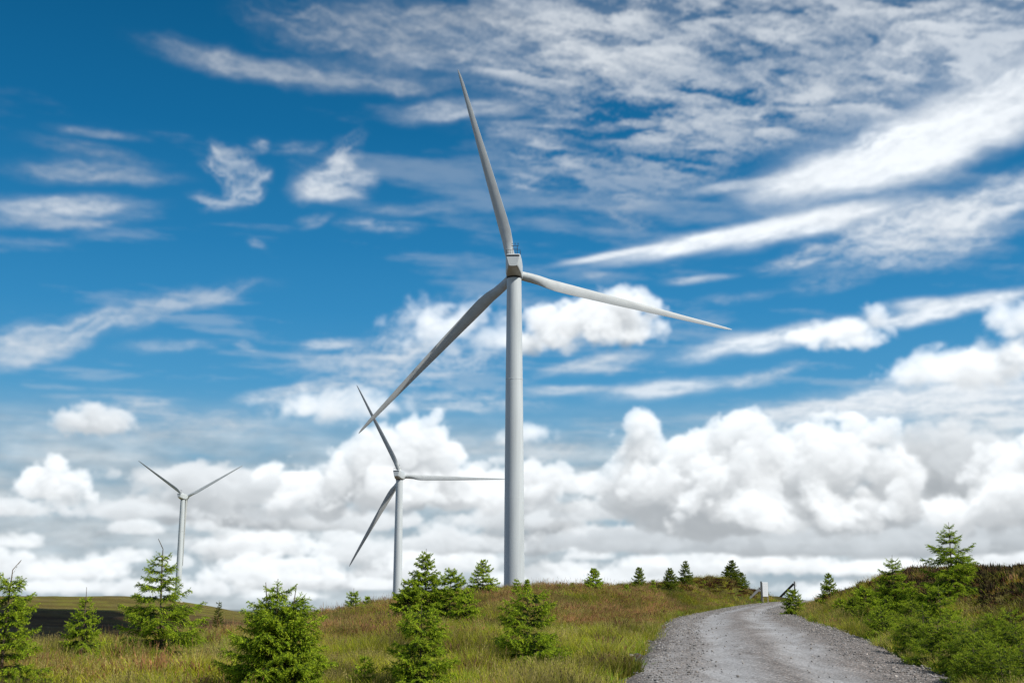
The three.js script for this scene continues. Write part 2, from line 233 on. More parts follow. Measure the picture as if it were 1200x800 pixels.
// ------------------------------------------------------------------ lie of the land
// near ground: a thin plate through points read off the photograph [px, py, depth]
const ROAD_PIX = [[920, 800, 24.5], [893, 750, 34], [866, 724, 60], [889, 713.5, 88], [915, 708, 108], [955, 704.5, 122], [1010, 703, 130], [1100, 702, 138], [1250, 702, 148]];
const GROUND_PIX = [
  ...ROAD_PIX,
  [0, 800, 22], [200, 800, 23.5], [400, 800, 25], [560, 800, 25], [690, 800, 25.5],
  [20, 778, 30], [150, 768, 34], [270, 748, 41], [0, 815, 62], [150, 800, 75], [270, 775, 90], [330, 735, 58], [330, 752, 100],
  [380, 722, 68], [430, 716, 74], [470, 710, 74], [500, 700, 70], [560, 693.5, 65], [620, 692.5, 62], [700, 693.5, 66], [745, 691, 76],
  [380, 733, 125], [470, 722, 130], [560, 708, 125], [650, 703, 125], [730, 702, 130],
  [300, 782, 31], [420, 758, 38], [540, 748, 39], [660, 745, 40], [600, 712, 50], [500, 722, 52], [700, 722, 48], [730, 745, 37], [745, 720, 52], [720, 775, 30],
  [765, 722, 58], [770, 706, 70], [800, 685, 95], [840, 679.5, 107], [864, 680.5, 112], [885, 691, 121], [905, 697, 128], [922, 701, 133], [785, 715, 70], [822, 716, 83], [848, 712, 93], [820, 700, 92], [850, 697, 103], [800, 700, 130], [850, 699, 138], [540, 705, 107], [600, 704, 107], [660, 703, 107], [720, 701, 108], [775, 695, 108], [600, 700, 90], [680, 699, 90], [740, 694, 90], [540, 703, 90], [640, 693, 75], [560, 698, 76], [905, 703, 114], [950, 702, 142], [765, 690, 88], [1000, 703, 150],
  [1090, 775, 27.5], [1065, 752, 33], [1025, 735, 42], [975, 722, 58], [955, 716, 74], [985, 706, 95],
  [1140, 760, 30], [1200, 775, 25.5], [1200, 725, 33], [1150, 718, 37], [1110, 715, 41], [1060, 715, 46], [1015, 710, 56],
  [1140, 671, 54], [1200, 668, 52], [1270, 664, 51], [1120, 674, 62], [1200, 671, 60], [1280, 668, 58], [1060, 677, 68], [1180, 690, 39], [1240, 685, 36], [1100, 690, 45], [1000, 687, 62], [1015, 682, 61], [1060, 672, 54], [1110, 668, 50], [1155, 665, 47], [1200, 662, 44], [1260, 658, 42], [1350, 655, 42], [1350, 720, 26],
  [1060, 676, 85], [1150, 672, 80], [1250, 668, 80], [1020, 690, 90], [1400, 668, 90], [1350, 690, 140], [1100, 698, 118],
].map(([px, py, d], i) => { const p = pix(px, py, d); if (i >= ROAD_PIX.length && d > 30) p.y -= .2 * sstep(30, 45, d) + .22 * sstep(1080, 1180, px) * sstep(38, 44, d); return p; });   // the photo shows the top of the grass
for (const [x, y, z] of [[0, 0, 0], [-8, -.05, -8], [8, .05, -8], [-20, -.6, 0], [22, .9, 0], [0, 0, 25], [-30, -.8, 30], [35, 1.2, 30], [3, 0, -13], [-6, 0, -17], [10, .25, -18], [-60, -5, -60], [-80, -8, -20], [60, 3, -10], [0, -.5, 70], [-90, -8, -130], [-130, -9, -180], [-40, -3.5, -180], [20, 0, -190], [60, 2.5, -170], [110, 4, -110], [110, 4, 0]]) GROUND_PIX.push(new THREE.Vector3(x, y, z));
const TPS = (() => {
  const P = GROUND_PIX, n = P.length, N = n + 3, K = (r2) => r2 < 1e-9 ? 0 : r2 * Math.log(r2), M = [];
  for (let i = 0; i < N; i++) M.push(new Float64Array(N + 1));
  const s = 1 / 50;
  for (let i = 0; i < n; i++) { for (let j = 0; j < n; j++) M[i][j] = K(((P[i].x - P[j].x) * s) ** 2 + ((P[i].z - P[j].z) * s) ** 2) + (i === j ? .00002 : 0); M[i][n] = M[n][i] = 1; M[i][n + 1] = M[n + 1][i] = P[i].x * s; M[i][n + 2] = M[n + 2][i] = P[i].z * s; M[i][N] = P[i].y; }
  for (let c = 0; c < N; c++) { let b = c; for (let r = c + 1; r < N; r++) if (Math.abs(M[r][c]) > Math.abs(M[b][c])) b = r; [M[c], M[b]] = [M[b], M[c]]; for (let r = c + 1; r < N; r++) { const f = M[r][c] / M[c][c]; if (f) for (let k = c; k <= N; k++) M[r][k] -= f * M[c][k]; } }
  const w = new Float64Array(N); for (let r = N - 1; r >= 0; r--) { let v = M[r][N]; for (let k = r + 1; k < N; k++) v -= M[r][k] * w[k]; w[r] = v / M[r][r]; }
  return (x, z) => { let v = w[n] + w[n + 1] * x * s + w[n + 2] * z * s; for (let i = 0; i < n; i++) { const dx = (x - P[i].x) * s, dz = (z - P[i].z) * s, r2 = dx * dx + dz * dz; if (r2 > 1e-9) v += w[i] * r2 * Math.log(r2); } return v; };
})();
// far ground: valley, the long hill beyond it, and the low country behind; columns by azimuth, rows by distance
const FAR_D = [150, 300, 500, 700, 930, 1300, 3000, 8000, 40000], FAR_PX = [-400, 0, 150, 200, 240, 285, 315, 375, 430, 520, 600, 700, 900, 1300];
const FAR_H = [
  [-8, -9, -6, 2.5, 13, 9, -25, -60, -90], [-7, -8.5, -6, 2, 11.4, 8, -25, -60, -90], [-6, -8.5, -6.5, 1.8, 11, 7, -25, -60, -90], [-6, -8.5, -7, 1.2, 9.4, 6, -25, -60, -90], [-5, -9, -7.5, -.5, 5.6, 2, -25, -60, -90], [-5, -9, -8, -3, .6, -4, -25, -60, -90], [-5, -9, -9, -5, -1.2, -8, -25, -60, -90],
  [-3, -7, -10, -9, -5, -10, -25, -60, -90], [-2, -5, -10, -12, -10, -14, -25, -60, -90], [-1, -2, -10, -14, -14, -16, -25, -60, -90], [.4, .5, -6, -12, -14, -16, -25, -60, -90], [.8, .5, -3, -10, -14, -16, -25, -60, -90], [1.8, 1, 0, -6, -14, -16, -25, -60, -90], [3.5, 3, 2, 0, -8, -14, -25, -60, -90],
];
const FAR_AZ = FAR_PX.map((px) => Math.atan2(px - 600, FOCAL));
function farH(x, z) {
  const d = Math.hypot(x, z), az = Math.atan2(x, -z);
  let j = 0; while (j < FAR_D.length - 2 && FAR_D[j + 1] < d) j++;
  const t = sstep(0, 1, clamp(Math.log(Math.max(d, 150) / FAR_D[j]) / Math.log(FAR_D[j + 1] / FAR_D[j]))) * .6 + .4 * clamp(Math.log(Math.max(d, 150) / FAR_D[j]) / Math.log(FAR_D[j + 1] / FAR_D[j]));
  let i = 0; while (i < FAR_AZ.length - 2 && FAR_AZ[i + 1] < az) i++;
  const s = clamp((az - FAR_AZ[i]) / (FAR_AZ[i + 1] - FAR_AZ[i]));
  return lerp(lerp(FAR_H[i][j], FAR_H[i][j + 1], t), lerp(FAR_H[i + 1][j], FAR_H[i + 1][j + 1], t), s) + fbm(x / 90, z / 90, 2, 4) * clamp(d / 300) * (d < 1500 ? 1.6 : 8) + fbm(x / 14, z / 14, 8, 3) * .5 * clamp((d - 120) / 200);
}
const roadCurve = new THREE.CatmullRomCurve3([[-2.5, 40], [-.6, 15], [1.6, 0], [3.3, -12]].map(([x, z]) => new THREE.Vector3(x, 0, z)).concat(ROAD_PIX.map((p) => { const q = pix(...p); q.y = 0; return q; })), false, 'centripetal');
const ROAD_N = 420, roadPts = roadCurve.getSpacedPoints(ROAD_N), ROAD_LEN = roadCurve.getLength(), halfAt = (z) => lerp(2.85, 2.25, sstep(50, 86, -z));
function roadDist(x, z) {                                               // [distance from the middle (right positive), index]
  let best = 1e9, k = 0;
  for (let i = 0; i <= ROAD_N; i += 6) { const p = roadPts[i], d = (p.x - x) ** 2 + (p.z - z) ** 2; if (d < best) { best = d; k = i; } }
  for (let i = Math.max(0, k - 6), e = Math.min(ROAD_N, k + 6); i <= e; i++) { const p = roadPts[i], d = (p.x - x) ** 2 + (p.z - z) ** 2; if (d < best) { best = d; k = i; } }
  const a = roadPts[Math.max(0, k - 1)], b = roadPts[Math.min(ROAD_N, k + 1)], tx = b.x - a.x, tz = b.z - a.z, l = Math.hypot(tx, tz);
  return [((x - roadPts[k].x) * -tz + (z - roadPts[k].z) * tx) / l, k, ((x - roadPts[k].x) * tx + (z - roadPts[k].z) * tz) / l];
}
const roadProfile = [[-60, 0], [0, 0], [12, .02], ...ROAD_PIX.map((p) => { const q = pix(...p); return [Math.hypot(q.x, q.z), q.y]; }), [400, 3.2]];
const roadTop = roadPts.map((p) => { const d = p.z > 0 ? -p.z : Math.hypot(p.x, p.z); let i = 0; while (i < roadProfile.length - 2 && roadProfile[i + 1][0] < d) i++; const [a, b] = [roadProfile[i], roadProfile[i + 1]]; return lerp(a[1], b[1], clamp((d - a[0]) / (b[0] - a[0]))); });
for (let pass = 0; pass < 220; pass++) for (let i = 1; i < ROAD_N; i++) roadTop[i] = (roadTop[i - 1] + 2 * roadTop[i] + roadTop[i + 1]) / 4;
function edgeWave(k, side) { return halfAt(roadPts[k].z) + fbm(k * .07, side * 7, 1.7, 3) * .45; }
function ground(x, z, rough = true) {
  const d = Math.hypot(x, z);
  let h = d < 210 ? TPS(x, z) : 0;
  if (d > 125) h = d > 205 ? farH(x, z) : lerp(h, farH(x, z), sstep(125, 205, d));
  if (d < 210) {
    const [s, k] = roadDist(x, z), off = Math.abs(s), far = Math.hypot(x - roadPts[k].x, z - roadPts[k].z), HALF = halfAt(z);
    if (rough) h += (fbm(x / 3.1, z / 3.1, 5, 4) * .20 + fbm(x / .7, z / .7, 9, 2) * .06) * sstep(HALF + .4, HALF + 3, far);
    const soft = 2.2 + 1.6 * sstep(3, 8, -z) * sstep(95, 65, -z); if (far < HALF + soft) h = lerp(roadTop[k] - .07, h, sstep(HALF + .1, HALF + soft, far));
  }
  return h;
}

// ------------------------------------------------------------------ ground sheet
function canvasTexture(data, w, h, srgb, repeat = true) { const t = new THREE.DataTexture(data, w, h, THREE.RGBAFormat); t.magFilter = THREE.LinearFilter; if (repeat) t.wrapS = t.wrapT = THREE.RepeatWrapping; if (srgb) t.colorSpace = THREE.SRGBColorSpace; t.needsUpdate = true; return t; }
function noiseTexture(n, make, srgb) { const d = new Uint8Array(n * n * 4); for (let y = 0; y < n; y++) for (let x = 0; x < n; x++) { const c = make(x / n, y / n), i = (y * n + x) * 4; d[i] = clamp(c[0]) * 255; d[i + 1] = clamp(c[1]) * 255; d[i + 2] = clamp(c[2]) * 255; d[i + 3] = 255; } return canvasTexture(d, n, n, srgb); }
function tileNoise(u, v, f, z, oct) {                                   // a torus in noise space, so it tiles
  const a = u * 2 * Math.PI, b = v * 2 * Math.PI, R = f / (2 * Math.PI); return fbm(Math.cos(a) * R + z, Math.sin(a) * R + Math.cos(b) * R * 1.7, Math.sin(b) * R * 1.7 + z, oct, .6);
}
const mossMap = noiseTexture(512, (u, v) => { const a = tileNoise(u, v, 40, 1, 5), b = tileNoise(u, v, 14, 9, 4), t = .78 + a * .5 + b * .25; return [t * (1 + b * .18), t, t * (1 - b * .2)]; }, true);
mossMap.repeat.set(1 / 6, 1 / 6);
const mossBump = noiseTexture(512, (u, v) => { const a = .5 + tileNoise(u, v, 60, 3, 5) * .6; return [a, a, a]; });
mossBump.repeat.set(1 / 6, 1 / 6);
{
  const radii = [0]; for (let r = 1; r < 20; r += 1) radii.push(r); for (let r = 20; r < 140; r *= 1.0095) radii.push(r); for (let r = 140; r < 1300; r *= 1.017) radii.push(r); for (let r = 1300; r < 42000; r *= 1.09) radii.push(r);
  const azs = []; for (let a = -32; a <= 32.001; a += .15) azs.push(a); for (let a = 34; a < 327; a += 3) azs.push(a); azs.push(328);
  const n = azs.length, m = radii.length, pos = new Float32Array(n * m * 3), col = new Float32Array(n * m * 3), uv = new Float32Array(n * m * 2), index = [];
  for (let i = 0; i < n; i++) for (let j = 0; j < m; j++) {
    const a = azs[i] * Math.PI / 180, r = radii[j], x = Math.sin(a) * r, z = -Math.cos(a) * r, k = (i * m + j);
    pos.set([x, ground(x, z), z], k * 3); uv.set([x, z], k * 2);
    const d = r, h0 = pos[k * 3 + 1], valley = Math.max(sstep(-1.2, -3.6, h0), sstep(-150, -210, z)), upland = sstep(-600, -680, z + fbm(x / 70, z / 70, 33, 3) * 120), gold = fbm(x / 5, z / 5, 11, 3);
    let c = [.105 + gold * .05, .098 + gold * .035, .030];                // matted grass on peat
    const peat = [.050, .036, .023], heath = sstep(-.16, .12, fbm(x / 30, z / 16, 4, 5, .6)), grassy = sstep(-.02, .22, fbm(x / 46, z / 22, 21, 5, .6)), tan = sstep(.1, .3, fbm(x / 24, z / 12, 27, 4, .6));
    c = c.map((v, q) => lerp(v, peat[q], sstep(.05, .3, fbm(x / 6, z / 6, 14, 3)) * .6));
    let moor = [.20, .125, .050].map((v, q) => lerp(v, [.105, .058, .028][q], heath));
    moor = moor.map((v, q) => lerp(v, lerp([.165, .145, .042][q], [.27, .255, .05][q], upland), Math.min(1, grassy + upland * .45) * lerp(.65, .95, upland)));
    moor = moor.map((v, q) => lerp(v, [.26, .19, .095][q], tan * .55));
    c = c.map((v, q) => lerp(v, moor[q], valley));
    if (d < 160) { const [s, q2] = roadDist(x, z), off = Math.hypot(x - roadPts[q2].x, z - roadPts[q2].z), HALF = halfAt(z), g = sstep(HALF + .8, HALF + .1, off + fbm(x / 1.1, z / 1.1, 3, 3) * .9 + sstep(60, 90, d) * .6); c = c.map((v, q) => lerp(v, [.17, .155, .135][q], g)); }
    col.set(c, k * 3);
  }
  for (let i = 0; i < n; i++) { const i2 = (i + 1) % n; for (let j = 0; j < m - 1; j++) { const a = i * m + j, b = i2 * m + j; index.push(a, b, a + 1, b, b + 1, a + 1); } }
  const g = new THREE.BufferGeometry(); g.setAttribute('position', new THREE.BufferAttribute(pos, 3)); g.setAttribute('color', new THREE.BufferAttribute(col, 3)); g.setAttribute('uv', new THREE.BufferAttribute(uv, 2)); g.setIndex(index); g.computeVertexNormals();
  const nrm = g.attributes.normal; let up = 0; for (let i = 0; i < 1000; i++) up += nrm.getY(i * 37 % nrm.count); if (up < 0) { for (let i = 0; i < index.length; i += 3) [index[i], index[i + 1]] = [index[i + 1], index[i]]; g.setIndex(index); g.computeVertexNormals(); }
  structure(new THREE.Mesh(g, new THREE.MeshPhysicalMaterial({ vertexColors: true, map: mossMap, bumpMap: mossBump, bumpScale: .05, roughness: 1, specularIntensity: .1 })), 'ground', 'grassy moorland falling to a valley and a long heather hill', 'moorland');
}

// ------------------------------------------------------------------ gravel road
const cellHash = (x, y) => { const h = Math.sin(x * 127.1 + y * 311.7) * 43758.5453; return h - Math.floor(h); };
{
  const W = 1024, H = 2048, LX_M = 6.6, LY_M = 26, cells = 210, cellsY = 826, data = new Uint8Array(W * H * 4), bump = new Uint8Array(W * H * 4);
  for (let y = 0; y < H; y++) for (let x = 0; x < W; x++) {
    const u = x / W, v = y / H, gx = u * cells, gy = v * cellsY, ix = Math.floor(gx), iy = Math.floor(gy); let best = 9, tone = 0, hue = 0;
    for (let a = -1; a <= 1; a++) for (let b = -1; b <= 1; b++) { const cx = ix + a, cy = (iy + b + cellsY) % cellsY, px = cx + .15 + .7 * cellHash(cx, cy), py = iy + b + .15 + .7 * cellHash(cy + 91, cx), d = (gx - px) ** 2 + (gy - py) ** 2; if (d < best) { best = d; tone = cellHash(cx + 17, cy + 5); hue = cellHash(cx + 3, cy + 71); } }
    const n = tileNoise(v, u * .5, 22, 5, 4), n2 = tileNoise(v, u * .5, 6, 15, 3), s = (u - .5) * LX_M + n2 * .7;
    const track = Math.max(Math.exp(-(((s + 1.1) / .8) ** 2)), Math.exp(-(((s - .75) / .7) ** 2)), .6 * Math.exp(-(((s + 2.2) / .4) ** 2))) * (.85 + n * .35);
    const loose = clamp(1 - track * 1.05), big = tone > .95 ? 1.3 : 1;
    let t = lerp(.605 + .15 * (tone - .5) + n * .06, (.41 + (tone - .5) * .26 + n * .10 + n2 * .08) * big, loose);
    const r = t * (1 + loose * (.05 + (hue - .5) * .10)), g = t * (1 + loose * .0), b = t * (1.01 - loose * (.04 + (hue - .5) * .06)), i = (y * W + x) * 4;
    data[i] = clamp(r) * 255; data[i + 1] = clamp(g) * 255; data[i + 2] = clamp(b) * 255; data[i + 3] = 255;
    const h = clamp((1 - Math.sqrt(best)) * (.25 + .75 * loose) * (.4 + .6 * tone) + n * .2); bump[i] = bump[i + 1] = bump[i + 2] = h * 255; bump[i + 3] = 255;
  }
  const gravelMap = canvasTexture(data, W, H, true), gravelBump = canvasTexture(bump, W, H, false), M = 24, pos = [], uv = [], index = [];
  for (let i = 0; i <= ROAD_N; i++) {
    const a = roadPts[Math.max(0, i - 1)], b = roadPts[Math.min(ROAD_N, i + 1)], p = roadPts[i], l = Math.hypot(b.x - a.x, b.z - a.z), tx = (b.x - a.x) / l, tz = (b.z - a.z) / l;
    for (let k = 0; k <= M; k++) {
      const f = k / M * 2 - 1, w = edgeWave(i, Math.sign(f)) + .25, s = f * w, x = p.x - tz * s, z = p.z + tx * s, e = Math.abs(f);
      const rut = -.035 * (Math.exp(-(((s + 1.15) / .4) ** 2)) + Math.exp(-(((s - .75) / .4) ** 2))) + .03 * Math.exp(-(((s + .2) / .5) ** 2));
      pos.push(x, roadTop[i] + .03 + .05 * (1 - f * f) + rut + fbm(x / .9, z / .9, 7, 3) * .035 - (e > .9 ? (e - .9) * 1.6 : 0), z); uv.push(s / LX_M + .5, i / ROAD_N * ROAD_LEN / LY_M);
    }
  }
  for (let i = 0; i < ROAD_N; i++) for (let k = 0; k < M; k++) { const a = i * (M + 1) + k, b = a + M + 1; index.push(a, a + 1, b, a + 1, b + 1, b); }
  const g = new THREE.BufferGeometry(); g.setAttribute('position', new THREE.Float32BufferAttribute(pos, 3)); g.setAttribute('uv', new THREE.Float32BufferAttribute(uv, 2)); g.setIndex(index); g.computeVertexNormals();
  if (g.attributes.normal.getY(200) < 0) { for (let i = 0; i < index.length; i += 3) [index[i], index[i + 1]] = [index[i + 1], index[i]]; g.setIndex(index); g.computeVertexNormals(); }
  structure(new THREE.Mesh(g, new THREE.MeshPhysicalMaterial({ map: gravelMap, bumpMap: gravelBump, bumpScale: .013, roughness: 1, specularIntensity: .2 })), 'road', 'grey gravel track with two pale wheel ruts bending right over the rise', 'road');
}
// ------------------------------------------------------------------ wind turbines
const paintMap = noiseTexture(256, (u, v) => { const a = .965 + tileNoise(u, v, 5, 2, 2) * .05 + tileNoise(u, v * .12, 30, 6, 3) * .06; return [a, a, a * .995]; }, true);
const paint = new THREE.MeshPhysicalMaterial({ color: new THREE.Color().setRGB(.59, .64, .675), map: paintMap, roughness: .42 });
const bladePaint = new THREE.MeshPhysicalMaterial({ color: new THREE.Color().setRGB(.60, .63, .645), map: paintMap, roughness: .40 });
const darkMetal = new THREE.MeshStandardMaterial({ color: new THREE.Color().setRGB(.03, .03, .033), roughness: .7 });
const ventMetal = new THREE.MeshStandardMaterial({ color: new THREE.Color().setRGB(.035, .033, .03), roughness: .8 });
const greyMetal = new THREE.MeshStandardMaterial({ color: new THREE.Color().setRGB(.28, .29, .30), roughness: .55, metalness: .4 });

function loft(rings, close = true) {                                     // rings of equally many points -> closed skin with end caps
  const n = rings[0].length, pos = [], uv = [], index = [];
  rings.forEach((r, i) => { for (let k = 0; k <= n; k++) { const p = r[k % n]; pos.push(p[0], p[1], p[2]); uv.push(k / n, i / (rings.length - 1) * 4); } });
  for (let i = 0; i < rings.length - 1; i++) for (let k = 0; k < n; k++) { const a = i * (n + 1) + k, b = a + n + 1; index.push(a, a + 1, b, a + 1, b + 1, b); }
  if (close) for (const [i, flip] of [[0, true], [rings.length - 1, false]]) { const c = pos.length / 3, r = rings[i], m = r.reduce((s, p) => [s[0] + p[0] / n, s[1] + p[1] / n, s[2] + p[2] / n], [0, 0, 0]); pos.push(...m); uv.push(.5, .5); const base = pos.length / 3; for (const p of r) { pos.push(...p); uv.push(0, 0); } for (let k = 0; k < n; k++) { const a = base + k, b = base + (k + 1) % n; flip ? index.push(c, b, a) : index.push(c, a, b); } }
  const g = new THREE.BufferGeometry(); g.setAttribute('position', new THREE.Float32BufferAttribute(pos, 3)); g.setAttribute('uv', new THREE.Float32BufferAttribute(uv, 2)); g.setIndex(index); g.computeVertexNormals(); return g;
}
const BLADE_R = 46.5;
const bladeGeometry = (() => {                                            // along +y, leading edge at -x, suction side at +z
  const S = [[1.0, 1.9, 1, 16], [2.2, 1.9, 1, 16], [3.4, 1.95, .95, 16], [5.2, 2.1, .72, 15.5], [7.2, 2.5, .48, 14.5], [9.2, 2.7, .36, 12.5], [12, 2.62, .30, 10], [16, 2.35, .27, 7.5], [21, 2.1, .24, 5.2], [27, 1.72, .22, 3.4], [33, 1.36, .20, 2], [39, 1.0, .18, 1], [43, .76, .17, .4], [45.4, .45, .16, 0], [46.3, .2, .15, 0], [46.5, .04, .15, 0]], N = 28;
  const rings = S.map(([r, c, th, tw]) => {
    const round = sstep(.42, .95, th), a = (tw + 19) * Math.PI / 180, bend = -1.4 * (r / 46.5) ** 2.4, out = [];
    for (let k = 0; k < N; k++) {
      const q = k / N * 2 * Math.PI, xc = .5 - .5 * Math.cos(q), up = q < Math.PI ? 1 : -1;
      const yt = 5 * th * (.2969 * Math.sqrt(xc) - .126 * xc - .3516 * xc ** 2 + .2843 * xc ** 3 - .1036 * xc ** 4), camber = .035 * 4 * xc * (1 - xc);
      const X = lerp((xc - .30) * c, -Math.cos(q) * c / 2, round), Z = lerp((up * yt + camber) * c, Math.sin(q) * c / 2, round);
      out.push([X * Math.cos(a) - Z * Math.sin(a) * -1 * 0 - 0, r, 0].map((v, i) => i === 0 ? X * Math.cos(a) - Z * Math.sin(a) : i === 2 ? X * Math.sin(a) + Z * Math.cos(a) + bend : v));
    }
    return out;
  });
  return loft(rings);
})();
function nacelleRing(z, wt, wb, yt, yb, N = 32) {                          // rounded box section, wider at the top or at the bottom
  const out = []; for (let k = 0; k < N; k++) { const q = k / N * 2 * Math.PI, c = Math.cos(q), s = Math.sin(q), e = 2 / 7, x = Math.sign(c) * Math.abs(c) ** e, y = Math.sign(s) * Math.abs(s) ** e, t = (y + 1) / 2; out.push([x * lerp(wb, wt, t), lerp(yb, yt, t), z]); } return out;
}
function makeTurbine(x, z, hubY, turn, phase, label) {
  const t = thing('wind_turbine', label, 'wind turbine', 'wind turbines standing on the moor'), base = ground(x, z, false) - .3, H = hubY - base;
  t.position.set(x, base, z); t.rotation.y = turn * Math.PI / 180;
  const tower = part(t, 'tower', new THREE.LatheGeometry([[2.05, 0], [2.02, H * .12], [1.92, H * .35], [1.76, H * .62], [1.58, H * .85], [1.48, H - 1.75]].map(([a, b]) => new THREE.Vector2(a, b)), 72), paint);
  for (const f of [.33, .67]) part(tower, 'flange_seam', new THREE.TorusGeometry(lerp(2.05, 1.52, f) + .01, .06, 6, 72).rotateX(Math.PI / 2).translate(0, H * f, 0), paint);
  part(tower, 'foundation', new THREE.CylinderGeometry(3.2, 3.6, .8, 40).translate(0, .1, 0), new THREE.MeshStandardMaterial({ color: new THREE.Color().setRGB(.36, .35, .33), roughness: .9 }));
  const door = part(tower, 'door', new RoundedBoxGeometry(.95, 2.1, .12, 2, .04).translate(0, 2.6, 2.05), paint); part(door, 'handle', new THREE.BoxGeometry(.05, .2, .06).translate(.3, 2.6, 2.14), darkMetal);
  part(tower, 'yaw_ring', new THREE.CylinderGeometry(1.58, 1.52, .5, 60).translate(0, H - 1.85, 0), darkMetal);
  const n = part(t, 'nacelle', toCreasedNormals(loft([nacelleRing(5.25, 1.38, .80, 1.66, -.72), nacelleRing(5.05, 1.54, .95, 1.80, -.86), nacelleRing(4.4, 1.62, 1.1, 1.88, -1.0), nacelleRing(1.9, 1.66, 1.62, 1.9, -1.70), nacelleRing(1.2, 1.68, 1.66, 1.9, -1.78), nacelleRing(-2.3, 1.68, 1.66, 1.86, -1.78), nacelleRing(-2.9, 1.55, 1.5, 1.7, -1.6)].reverse()), .7), paint);
  n.position.y = H;
  part(n, 'cooling_vent', new RoundedBoxGeometry(2.65, .30, .16, 2, .05).translate(0, 1.40, 5.2), ventMetal);
  for (let k = 0; k < 3; k++) part(n, 'vent_slat', new THREE.BoxGeometry(2.6, .03, .06).translate(0, 1.34 + k * .08, 5.29), darkMetal);
  const mast = part(n, 'instrument_mast', mergeGeometries([...[-.45, .45].map((s) => new THREE.CylinderGeometry(.05, .06, 2.1, 8).translate(s + .35, 2.9, 3.6)), new THREE.BoxGeometry(1.5, .09, .09).translate(.35, 3.9, 3.6), new THREE.BoxGeometry(1.1, .06, .06).translate(.35, 3.3, 3.6)]), darkMetal);
  for (const s of [-.6, 0, .6]) part(mast, 'wind_sensor', mergeGeometries([new THREE.CylinderGeometry(.03, .03, .4, 6).translate(s + .35, 4.12, 3.6), new THREE.SphereGeometry(.11, 8, 6).translate(s + .35, 4.36, 3.6)]), darkMetal);
  const rail = []; for (const [rx, rz] of [[-1.4, 4.4], [-.5, 4.4], [.5, 4.4], [1.4, 4.4], [-1.4, 2.6], [1.4, 2.6]]) rail.push(new THREE.CylinderGeometry(.035, .035, 1.0, 6).translate(rx, 2.35, rz)); rail.push(new THREE.BoxGeometry(2.9, .05, .05).translate(0, 2.84, 4.4), new THREE.BoxGeometry(.05, .05, 1.8).translate(-1.4, 2.84, 3.5), new THREE.BoxGeometry(.05, .05, 1.8).translate(1.4, 2.84, 3.5));
  part(n, 'roof_rail', mergeGeometries(rail.map((g) => g.toNonIndexed())), darkMetal);
  const tilt = 5 * Math.PI / 180, rotor = new THREE.Matrix4().makeTranslation(0, H + .1, -4.6).multiply(new THREE.Matrix4().makeRotationX(tilt));
  const hub = part(t, 'hub', new THREE.LatheGeometry([[1.45, 1.7], [1.6, 1.2], [1.65, 0], [1.5, -1.0], [1.1, -1.9], [.55, -2.4], [.01, -2.55]].map(([a, b]) => new THREE.Vector2(a, b)), 40).rotateX(Math.PI / 2), paint);
  hub.applyMatrix4(rotor);
  for (let k = 0; k < 3; k++) { const b = part(t, 'blade', bladeGeometry, bladePaint); b.applyMatrix4(rotor.clone().multiply(new THREE.Matrix4().makeRotationZ((phase + k * 120 - 90) * Math.PI / 180))); }
  return t;
}
{
  const place = (px, py, d) => pix(px, py, d);
  let p = place(602.5, 315, 254); makeTurbine(p.x, p.z, p.y, -2.5, 105.2, 'tall pale grey wind turbine, the largest, rising behind the grassy knoll beside the track');
  p = place(468, 557, 560); makeTurbine(p.x, p.z, p.y, -11, 117.5, 'white wind turbine behind the spruce clump, one blade level and one pointing down left');
  p = place(214, 582, 870); makeTurbine(p.x, p.z, p.y, -16, 26, 'smallest far wind turbine on the long brown hill, two blades raised in a V');
}
// ------------------------------------------------------------------ young spruces
const bark = new THREE.MeshStandardMaterial({ color: new THREE.Color().setRGB(.13, .095, .06), roughness: .95 });
const paleBark = new THREE.MeshStandardMaterial({ color: new THREE.Color().setRGB(.26, .22, .14), roughness: .9 });
const needleMat = new THREE.MeshPhysicalMaterial({ vertexColors: true, roughness: .95, specularIntensity: .25, transmission: .4, thickness: 0, side: THREE.DoubleSide });
class Mesher {
  constructor() { this.p = []; this.c = []; this.i = []; }
  tri(a, b, c, col) { for (const v of [a, b, c]) { this.p.push(v.x, v.y, v.z); this.c.push(col[0], col[1], col[2]); } }
  build() { const g = new THREE.BufferGeometry(); g.setAttribute('position', new THREE.Float32BufferAttribute(this.p, 3)); g.setAttribute('color', new THREE.Float32BufferAttribute(this.c, 3)); g.computeVertexNormals(); return g; }
}
const V3 = (x, y, z) => new THREE.Vector3(x, y, z);
function stick(points, r0, r1, sides = 5) {                               // tapered tube through points
  const rings = points.map((p, i) => { const a = points[Math.max(0, i - 1)], b = points[Math.min(points.length - 1, i + 1)], t = b.clone().sub(a).normalize(), u = Math.abs(t.y) > .9 ? V3(1, 0, 0) : V3(0, 1, 0), x = u.clone().cross(t).normalize(), y = t.clone().cross(x), r = lerp(r0, r1, i / (points.length - 1)), o = []; for (let k = 0; k < sides; k++) { const q = k / sides * 2 * Math.PI; o.push([p.x + (x.x * Math.cos(q) + y.x * Math.sin(q)) * r, p.y + (x.y * Math.cos(q) + y.y * Math.sin(q)) * r, p.z + (x.z * Math.cos(q) + y.z * Math.sin(q)) * r]); } return o; });
  return loft(rings, false);
}
